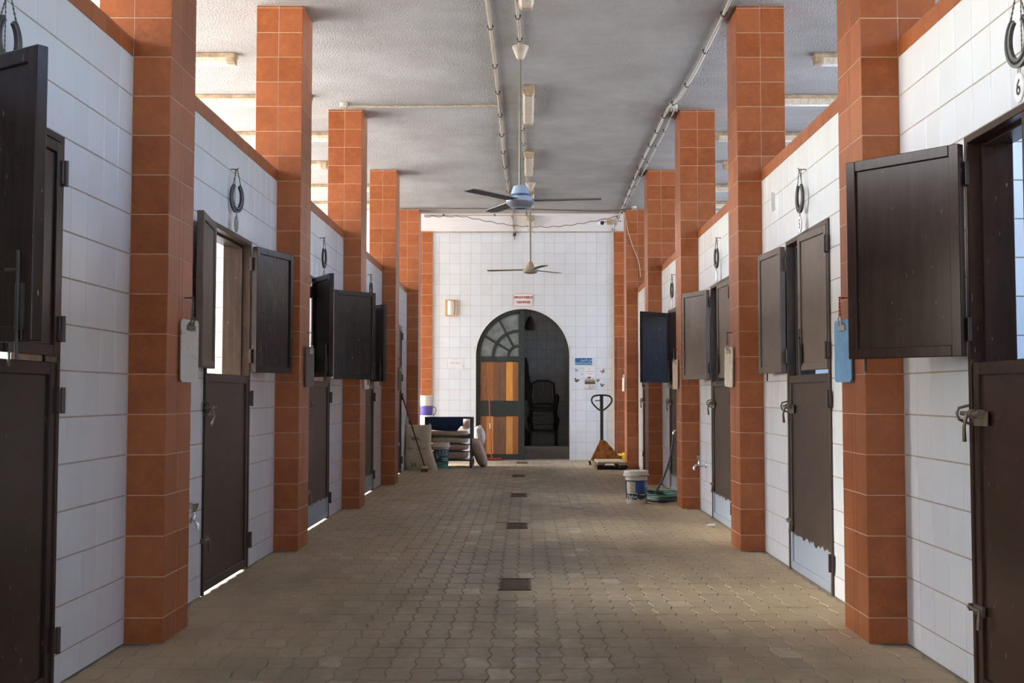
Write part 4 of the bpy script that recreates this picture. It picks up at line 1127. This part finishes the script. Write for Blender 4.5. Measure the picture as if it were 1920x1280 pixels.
F += [tuple(range(12)), tuple(NN * 12 + j for j in range(12))]
b.add(V, F); b.build('flap', LEATHER, r, True)
b = MB(); b.tube([(.06, -.15, .2), (.10, -.16, .0)], .012, 8); b.tube([(.10, -.16, .05), (.15, -.16, .02), (.15, -.16, -.0)], .01, 8); b.build('strap', LEATHER, r)

# ------------------------------------------------------------------ sacks, buckets, cart on the left
def blob(mb, c, sx, sy, sz, e=.55, seed=1, amp=.035, nu=22, nv=14, m=0, shear=(0, 0)):
    """soft filled sack: superellipsoid with lumps"""
    rg = random.Random(seed); ph = [rg.uniform(0, 6.28) for _ in range(8)]
    def sp(v, p): return math.copysign(abs(v) ** p, v)
    V = []; F = []
    for i in range(nv + 1):
        v = -math.pi / 2 + math.pi * i / nv
        for j in range(nu):
            u = math.tau * j / nu
            x, y, z = sp(math.cos(v), e) * sp(math.cos(u), e), sp(math.cos(v), e) * sp(math.sin(u), e), sp(math.sin(v), e)
            k = 1 + amp * (math.sin(3 * u + ph[0] + 2 * v) + .7 * math.sin(5 * u + ph[1] - 3 * v) + .6 * math.sin(7 * v + ph[2]) + .5 * math.sin(9 * u + ph[3] + 4 * v))
            V.append((c[0] + sx * x * k + shear[0] * z, c[1] + sy * y * k + shear[1] * z, c[2] + sz * z * (1 + amp * .4 * math.sin(4 * u + ph[4]))))
    for i in range(nv):
        for j in range(nu): F.append((i * nu + j, i * nu + (j + 1) % nu, (i + 1) * nu + (j + 1) % nu, (i + 1) * nu + j))
    mb.add(V, F, m)
r = empty('feed_sack', (-1.765, 20.18, 0)); tag(r, 'standing cream feed sack marked 50 at the left wall', 'sack')
b = MB(); V = []; F = []; NV, NU = 18, 28
for i in range(NV + 1):
    t = i / NV; z = .70 * t
    hw = .215 * (1 + .03 * math.sin(9 * t)); hd = .15 * (1 - .75 * t ** 3) + .012
    if t < .12: hw *= .94 + .06 * t / .12; hd *= .8 + .2 * t / .12
    for j in range(NU):
        a = math.tau * j / NU; ca, sa = math.cos(a), math.sin(a)
        x = hw * math.copysign(abs(ca) ** .55, ca); y = hd * math.copysign(abs(sa) ** .8, sa)
        if x > 0: x += .13 * (1 - t) ** 3 * x / hw
        y += .012 * math.sin(11 * x + 5 * t) + .008 * math.sin(23 * x + 9 * t)
        V.append((x, y, z + (.02 * math.cos(x * 12) + .05 * (abs(x) / .21) ** 3 if i == NV else 0)))
for i in range(NV):
    for j in range(NU): F.append((i * NU + j, i * NU + (j + 1) % NU, (i + 1) * NU + (j + 1) % NU, (i + 1) * NU + j))
F += [tuple(range(NU)), tuple(NV * NU + j for j in range(NU))]
b.add(V, F); b.build('bag', SACK, r, True)
b = MB(); b.tube([(-.17, 0, .70), (-.185, -.02, .80), (-.15, -.01, .88)], [.03, .02, .028], 7); b.build('tied_ear', SACK, r, True)
b = MB(); b.tube([(.17, 0, .70), (.20, -.02, .755)], [.035, .012], 7); b.build('tied_ear', SACK, r, True)
def sack_text(body, size, x, z, m, **kw):
    me = text_mesh(body, size, m, thick=.001, **kw); o = bpy.data.objects.new('printing', me); COL.objects.link(o); o.parent = r
    for v in me.vertices:
        X, Z = v.co.x + x, v.co.y + z; t = Z / .70; ca = min(.999, abs(X) / .21) ** (1 / .55); hd = .15 * (1 - .75 * t ** 3) + .012
        yv = -hd * (math.sqrt(max(0, 1 - ca * ca)) ** .8) + .012 * math.sin(11 * X + 5 * t) + .008 * math.sin(23 * X + 9 * t)
        v.co = Vector((X, yv - .004 + v.co.z, Z))
SINK = plain('sack_print', (.10, .085, .07), .8)
sack_text('50', .10, -.06, .085, SINK, bold=.001); sack_text('\uFE8F\uFEEE\uFE92\uFEA3 \uFEE5\uFE8E\uFED3\uFEEE\uFEB7', .072, -.02, .365, SINK)
# running horse print: body, neck, legs, tail as flat shapes on the sack
hp = MB(); 
for poly in ([(-.16, .50), (-.13, .54), (-.04, .545), (.02, .53), (.04, .50), (.0, .485), (-.10, .485)], [(-.14, .52), (-.175, .56), (-.205, .555), (-.20, .54), (-.17, .535), (-.155, .50)], [(.03, .525), (.06, .47), (.065, .41), (.05, .46), (.025, .505)]):
    V = []; 
    for (X, Z) in [(p[0] * .72 + .01, p[1]) for p in poly]:
        t = Z / .70; ca = min(.999, abs(X) / .21) ** (1 / .55); hd = .15 * (1 - .75 * t ** 3) + .012
        V.append((X, -hd * (math.sqrt(max(0, 1 - ca * ca)) ** .8) + .012 * math.sin(11 * X + 5 * t) + .008 * math.sin(23 * X + 9 * t) - .006, Z))
    n_ = len(V); hp.add(V + [(x, y + .003, z) for x, y, z in V], [tuple(range(n_)), tuple(range(n_, 2 * n_))[::-1]] + [(i, (i + 1) % n_, n_ + (i + 1) % n_, n_ + i) for i in range(n_)])
hp.build('horse_print', plain('sack_print_grey', (.20, .17, .14), .8), r)

def bucket(x, y, rb, rt, h, lab, z0=0.0, m=BUCKET, lid=True, nm='bucket', rim=.02, grp='buckets'):
    r = empty(nm, (x, y, z0)); tag(r, lab, 'bucket', grp)
    b = MB(); prof = [(.0, .004), (rb - .005, 0), (rb, .008)] + [(rb + (rt - rb) * t, .008 + (h * .80) * t) for t in (.33, .66, 1)]
    prof += [(rt + rim * .2, h * .82), (rt + rim, h * .835), (rt + rim, h * .90), (rt + rim * .5, h * .905)]
    prof += [(rt + rim * .55, h * .985), (rt + rim * .2, h), (rt - .012, h), (rt - .016, h * .985), (.0, h * .98)] if lid else [(rt + .004, h), (rt - .004, h), (rb, .02), (.0, .018)]
    b.lathe(prof, n=36); b.build('shell', m, r, True)
    return r
def wrap_patch(r, rb, rt, h, a0, a1, z0, z1, m, off=.0015, name='label', top=None):
    b = MB(); n = 18; V = []; F = []
    for k in range(n + 1):
        a = math.radians(a0 + (a1 - a0) * k / n); zt = z1 if top is None else top(k / n)
        for z in (z0, zt):
            rr = rb + (rt - rb) * min(1, z / (h * .8)) + off; V.append((rr * math.sin(a), -rr * math.cos(a), z))
        for z in (zt, z0):
            rr = rb + (rt - rb) * min(1, z / (h * .8)) - .002; V.append((rr * math.sin(a), -rr * math.cos(a), z))
    for k in range(n):
        i = 4 * k
        for j in range(4): F.append((i + j, i + 4 + j, i + 4 + (j + 1) % 4, i + (j + 1) % 4))
    F += [(0, 1, 2, 3), (4 * n, 4 * n + 3, 4 * n + 2, 4 * n + 1)]
    b.add(V, F); return b.build(name, m, r, True)
def wrap_text(r, body, size, ac, zc, rb, rt, h, m, off=.003, **kw):
    me = text_mesh(body, size, m, thick=.0006, **kw); o = bpy.data.objects.new('lettering', me); COL.objects.link(o); o.parent = r
    for v in me.vertices:
        z = zc + v.co.y; rr = rb + (rt - rb) * min(1, z / (h * .8)) + off + v.co.z; a = math.radians(ac) + v.co.x / rr
        v.co = Vector((rr * math.sin(a), -rr * math.cos(a), z))
# white paint bucket by the hose
rb, rt, hb = .115, .128, .372
r = bucket(1.262, 13.93, rb, rt, hb, 'white paint bucket with blue label in front of the third right pillar')
wrap_patch(r, rb, rt, hb, -85, 85, .045, .265, NAVY_L, .0010, 'label')
wrap_patch(r, rb, rt, hb, -8, 85, .125, .255, BLUE_L, .0022, 'blue_field', None)
wrap_patch(r, rb, rt, hb, -62, -10, .115, .250, plain('cream_label', (.58, .54, .46), .6), .0026, 'text_panel')
for k in range(8): wrap_patch(r, rb, rt, hb, -42 + 4 * (k % 3), -13, .235 - .0155 * k, .240 - .0155 * k, plain('label_line', (.16, .14, .13), .6), .0034, 'printed_line')
wrap_patch(r, rb, rt, hb, -8, 80, .112, .119, BUCKET, .0034, 'swoosh', lambda t: .128 - .028 * math.sin(math.pi * min(1, t * 1.1)) )
wrap_patch(r, rb, rt, hb, 45, 72, .185, .25, plain('label_photo', (.45, .34, .28), .6), .0034, 'picture', lambda t: .20 + .05 * math.sin(math.pi * t))
wrap_text(r, 'Dulux', .052, -30, .083, rb, rt, hb, SIGNW)
b = MB()
for k in range(40):
    a = math.radians(-84 + 168 * (k + rng.random()) / 40); hh = rng.uniform(.004, .028); rr = rb + .004
    b.prism([(-.006, 0), (.006, 0), (.003, hh), (-.003, hh)], (math.cos(a), math.sin(a), 0), (0, 0, 1), (math.sin(a), -math.cos(a), 0), .001, (rr * math.sin(a), -rr * math.cos(a), .04))
b.build('paint_splash', BUCKET, r)
b = MB(); b.tube([(math.sin(math.radians(a)) * .152, -math.cos(math.radians(a)) * .152, .325 - .012 * math.sin(math.radians(a))) for a in range(5, 100, 8)], .0035, 6); b.build('handle', IRON, r)
# teal paint bucket by the sack
rb, rt, hb = .113, .130, .435
r = bucket(-1.40, 20.47, rb, rt, hb, 'paint bucket with teal label beside the feed sack')
wrap_patch(r, rb, rt, hb, -88, 88, .012, .325, TEAL, .001); wrap_patch(r, rb, rt, hb, -60, 88, .012, .09, TEAL_G, .0018, 'green_band', lambda t: .085 + .03 * math.sin(t * 5))
wrap_text(r, 'JUDS', .125, 22, .262, rb, rt, hb, plain('label_pale_blue', (.45, .55, .60), .5), sx=.62)
wrap_patch(r, rb, rt, hb, 8, 58, .17, .182, plain('label_pale', (.45, .48, .42), .5), .002, 'white_strip'); wrap_patch(r, rb, rt, hb, 12, 62, .135, .155, plain('label_sage', (.30, .36, .28), .5), .002, 'sage_strip')
wrap_patch(r, rb, rt, hb, -42, -22, .17, .30, plain('label_figure', (.28, .36, .36), .5), .002, 'figure', lambda t: .22 + .08 * math.sin(math.pi * t))
b = MB(); b.tube([(math.sin(math.radians(a)) * .153, -math.cos(math.radians(a)) * .153, .36 - .04 * (1 - math.cos(math.radians((a + 85) * .9))) * .5) for a in range(-85, 30, 8)], .003, 6); b.build('handle', IRON, r)
# stack of pails in the corner behind
G2 = 'stacked pails in the left corner'
bucket(-1.80, 22.3, .125, .14, .42, 'white pail at the bottom of the corner stack', 0, BUCKET, True, 'pail', .008, G2)
bucket(-1.80, 22.3, .125, .14, .44, 'white pail with dark stripe below the purple pail', .42, BUCKET, True, 'pail', .008, G2)
bx = bucket(-1.80, 22.3, .105, .12, .17, 'purple pail in the corner stack', .86, PURPLE, True, 'pail', .006, G2)
b = MB(); b.tube([(.12, -.02, .15), (.165, -.03, .145), (.18, -.03, .09), (.165, -.03, .03), (.125, -.03, .0)], .007, 8); b.build('handle', NAVY, bx, True)
bucket(-1.80, 22.3, .112, .125, .19, 'small white lidded pail on top of the corner stack', 1.03, BUCKET, True, 'pail', .008, G2)

# trolley loaded with sacks
r = empty('trolley', (0, 0, 0)); tag(r, 'black steel trolley beside the feed sack', 'trolley')
b = MB(); x0, x1, y0, y1 = -1.66, -.912, 20.66, 21.36; T = .034
for (x, y) in ((x0, y0), (x1, y0), (x0, y1), (x1, y1)): b.b2((x - T / 2, y - T / 2, .12), (x + T / 2, y + T / 2, .845))
for y in (y0, y1): b.b2((x0, y - .012, .825), (x1, y + .012, .85)); b.b2((x0, y - .014, .495), (x1, y + .014, .555))
for y in (y0,): b.b2((x0, y - .008, .385), (x1, y + .008, .405)); b.b2((x0, y - .008, .265), (x1, y + .008, .285))
for x in (x0, x1): b.b2((x - .012, y0, .825), (x + .012, y1, .85)); b.b2((x - .012, y0, .12), (x + .012, y1, .16))
b.build('frame', BLACKPL, r)
b = MB(); b.b2((x0, y0, .115), (x1, y1, .135)); b.build('deck', BLACKPL, r)
for (x, y) in ((x0, y0), (x1, y0), (x0, y1), (x1, y1)):
    c = empty('caster', (x, y, 0)); c.parent = r
    b = MB(); b.b2((-.025, -.025, .10), (.025, .025, .13)); b.b2((-.026, -.012, .04), (-.020, .03, .11)); b.b2((.020, -.012, .04), (.026, .03, .11)); b.build('fork', IRON, c)
    b = MB(); b.lathe([(.0, -.017), (.045, -.017), (.052, -.012), (.052, .012), (.045, .017), (.0, .017)], (0, .01, .052), 20, rot=Matrix.Rotation(math.pi / 2, 3, 'Y')); b.build('wheel', HOSE_K, c, True)
SL = [('bottom', .212, .34, .31, .070, SACK_P), ('second', .346, .345, .31, .058, SACK_P), ('third', .466, .34, .31, .056, SACK), ('top', .582, .335, .31, .055, SACK_P)]
for k, (nm, z, sx, sy, sz, m) in enumerate(SL):
    e = empty('grain_sack', (-1.31, 20.92, z)); tag(e, 'full brown grain sack on the trolley, %s layer' % nm, 'sack', 'sacks on the trolley')
    b = MB(); blob(b, (0, 0, 0), sx, sy, sz, .5, 11 + k, .012); b.build('bag', m, e, True)
    b = MB(); b.tube([(sx * .93, -.12, 0), (sx * 1.03, 0, .005), (sx * .93, .12, 0)], .008, 6); b.build('seam', m, e, True)
def sag(name, x, y, z, sx, sy, sz, m, lab, seed, sh, e_=.7):
    e = empty(name, (x, y, z)); tag(e, lab, 'sack'); b = MB(); blob(b, (0, 0, 0), sx, sy, sz, e_, seed, .05, shear=sh); b.build('bag', m, e, True)
    b = MB(); b.tube([(-.02, -sy * .3, sz * .95), (0, 0, sz * 1.03), (.03, sy * .2, sz * .98)], .012, 6); b.build('mouth', m, e, True)
sag('grain_sack', -.79, 21.02, .245, .105, .17, .24, SACK_P, 'pinkish sack slumped against the trolley end', 31, (-.085, 0))
sag('plastic_bag', -.79, 21.30, .52, .095, .12, .17, SACK_W, 'crumpled white bag behind the trolley end', 32, (-.02, 0), .85)
sag('paper_bag', -1.02, 21.02, .735, .09, .15, .095, plain('pink_plastic_bag', (.62, .47, .39), .5, 0, .15), 'pale pink bag on top of the trolley sacks', 33, (0, 0), .8)
b = MB(); V = []; F = []; n = 16   # navy cloth over the top rail
ztop = .853
for k in range(n + 1):
    t = k / n; x = -1.69 + .64 * t
    for (yy, zz) in ((y0 - .026, .60 + .0 * t - (.02 if .75 < t < .92 else 0) + (.14 if t > .96 else 0) + .05 * (1 - t)), (y0 - .022, .76), (y0 - .018, ztop), (y0 + .018, ztop + .004), (y0 + .026, .70)):
        V.append((x + .012 * math.sin(zz * 30) * (t - .5) - (.08 * t if zz < .7 and t > .5 else 0), yy + .006 * math.sin(t * 17 + zz * 6), zz))
for k in range(n):
    for j in range(4): F.append((5 * k + j, 5 * k + j + 1, 5 * k + 5 + j + 1, 5 * k + 5 + j))
b.add(V, F); o = b.build('cloth', NAVY, None, True, recalc=False)
md = o.modifiers.new('thickness', 'SOLIDIFY'); md.thickness = .006; md.offset = 0
tag(o, 'navy blue cloth draped over the trolley rail', 'cloth')

# broom leaning at the left wall, squeegee at the door
r = empty('broom', (-1.60, 19.55, 0)); tag(r, 'red-brown broom leaning on the left wall by the sack', 'broom')
top = Vector((-.29, -.85, 1.245)); b = MB(); b.tube([Vector((0, 0, .09)), top], .012, 8); b.build('stick', STICK, r, True)
b = MB(); b.box((0, .0, .075), (.10, .06, .04), 0, Matrix.Rotation(.3, 3, 'Z'), .006); b.build('head', BUCKET, r)
b = MB()
for k in range(40):
    x, y = rng.uniform(-.045, .045), rng.uniform(-.026, .026); b.tube([(x, y, .06), (x * 1.3, y * 1.5 - .005, .0)], .0035, 5)
b.build('bristles', BRISTLE, r)
tag(r.children[-1], kind='stuff')
r = empty('floor_squeegee', (-.66, YF - .13, 0)); tag(r, 'red floor squeegee leaning on the planked door', 'squeegee')
b = MB(); b.tube([(.03, -.02, .06), (.0, .04, .62), (-.02, .095, 1.20)], .010, 8); b.build('handle', RED, r, True)
b = MB(); b.tube([(.004, .035, .60), (.0, .043, .70)], .013, 8); b.build('joint', STEEL, r, True)
b = MB(); b.b2((-.22, -.04, .012), (.22, -.005, .045), 0, .004); b.prism([(-.03, 0), (.03, 0), (.012, .09), (-.012, .09)], (1, 0, 0), (0, 0, 1), (0, 1, 0), .02, (.03, -.035, .04)); b.build('blade_holder', RED, r)
b = MB(); b.b2((-.22, -.028, 0), (.22, -.018, .015)); b.build('rubber_blade', HOSE_K, r)

# ------------------------------------------------------------------ pallet jack on the right
r = empty('pallet_jack', (1.42, 21.3, 0)); tag(r, 'rusty orange pallet jack with upright loop handle at the right', 'pallet jack')
for s_ in (-1, 1):
    b = MB(); xx = s_ * .19
    b.prism([(-.075, .0), (.075, 0), (.075, -1.15), (.045, -1.27), (-.045, -1.27), (-.075, -1.15)], (1, 0, 0), (0, 1, 0), (0, 0, 1), .022, (xx, 0, .075))
    for q in (-1, 1): b.b2((xx + q * .075, -1.2, .035), (xx + q * .068, 0, .08))
    b.build('fork', plain('rust_brown_fork', (.14, .085, .055), .7, .2, .3), r)
    b = MB(); b.lathe([(.0, -.045), (.034, -.045), (.034, .045), (.0, .045)], (xx, -1.12, .036), 16, rot=Matrix.Rotation(math.pi / 2, 3, 'Y')); b.build('load_roller', IRON, r, True)
b = MB(); b.b2((-.22, -1.08, .098), (.24, -.06, .122), 0, .003); b.build('board', BOARD, r)
b = MB(); b.prism([(-.285, .10), (.275, .10), (-.02, .435), (-.065, .445), (-.12, .435)], (1, 0, 0), (0, 0, 1), (0, 1, 0), .05, (0, -.03, 0)); b.b2((-.27, -.02, .05), (.27, .12, .115), 0, .006); b.build('body_plate', JACK, r)
b = MB(); b.lathe([(.0, -.06), (.085, -.06), (.09, -.05), (.09, .05), (.085, .06), (.0, .06)], (-.08, .22, .09), 20, rot=Matrix.Rotation(math.pi / 2, 3, 'Y')); b.build('steer_wheel', HOSE_K, r, True)
b = MB(); b.tube([(-.08, .16, .18), (-.08, .16, .44)], .045, 14); b.build('pump', HANDLE, r, True)
b = MB(); b.b2((-.112, .10, .42), (-.050, .15, 1.215), 0, .008); b.build('shaft', HANDLE, r)
b = MB(); P = [Vector(p) for p in ((-.08, .12, .95), (-.15, .12, .99), (-.235, .12, 1.08), (-.255, .12, 1.15), (-.22, .12, 1.205), (-.15, .12, 1.222), (-.08, .12, 1.225), (0, .12, 1.222), (.065, .12, 1.205), (.10, .12, 1.15), (.08, .12, 1.08), (-.01, .12, .99), (-.08, .12, .95))]
b.tube(smooth_path(P, 5), .0165, 10); b.build('loop_handle', HANDLE, r, True)
b = MB(); b.tube([(-.10, .11, 1.135), (-.20, .10, 1.125)], [.012, .006], 8); b.build('release_lever', HANDLE, r)
for p in ((.24, -.0), (-.28, .0)):
    b = MB(); b.lathe([(.0, -.02), (.03, -.02), (.03, .02), (.0, .02)], (p[0], .18, .03), 14, rot=Matrix.Rotation(math.pi / 2, 3, 'Y')); b.b2((p[0] - .03, .10, .05), (p[0] + .03, .20, .08)); b.build('side_wheel', IRON, r)
r = empty('yellow_canister', (1.80, 22.75, 0)); tag(r, 'bright yellow plastic canister behind the pallet jack', 'canister')
b = MB(); b.b2((-.11, -.07, 0), (.11, .07, .14), 0, .018); b.build('body', YELLOW, r)
b = MB(); b.b2((-.075, -.073, .035), (-.01, -.068, .10), 0, .002); b.build('black_label', INK, r)
b = MB(); b.tube([(.03, 0, .135), (.03, 0, .16)], .025, 12); b.build('cap', YELLOW, r)
# brown pole behind the fifth right pillar
r = empty('wooden_pole', (1.74, YF - .115, 0)); tag(r, 'brown pole standing against the right pilaster', 'pole')
b = MB(); b.tube([(0, 0, 0), (.02, .035, 2.28)], .014, 8); b.build('shaft', STICK, r, True)
b = MB(); b.tube([(.02, .035, 2.24), (.02, .036, 2.30)], .017, 8); b.build('tip', STICK, r)
# litter near the second right door
r = empty('paper_scrap', (1.74, 11.55, .003)); tag(r, 'scrap of white paper on the floor by the second right door', 'scrap')
b = MB(); b.add([(-.05, -.03, 0), (.04, -.045, .002), (.055, .03, .014), (-.02, .045, .002), (0, 0, .016)], [(0, 1, 4), (1, 2, 4), (2, 3, 4), (3, 0, 4)]); o = b.build('sheet', PAPER, r); md = o.modifiers.new('thickness', 'SOLIDIFY'); md.thickness = .001
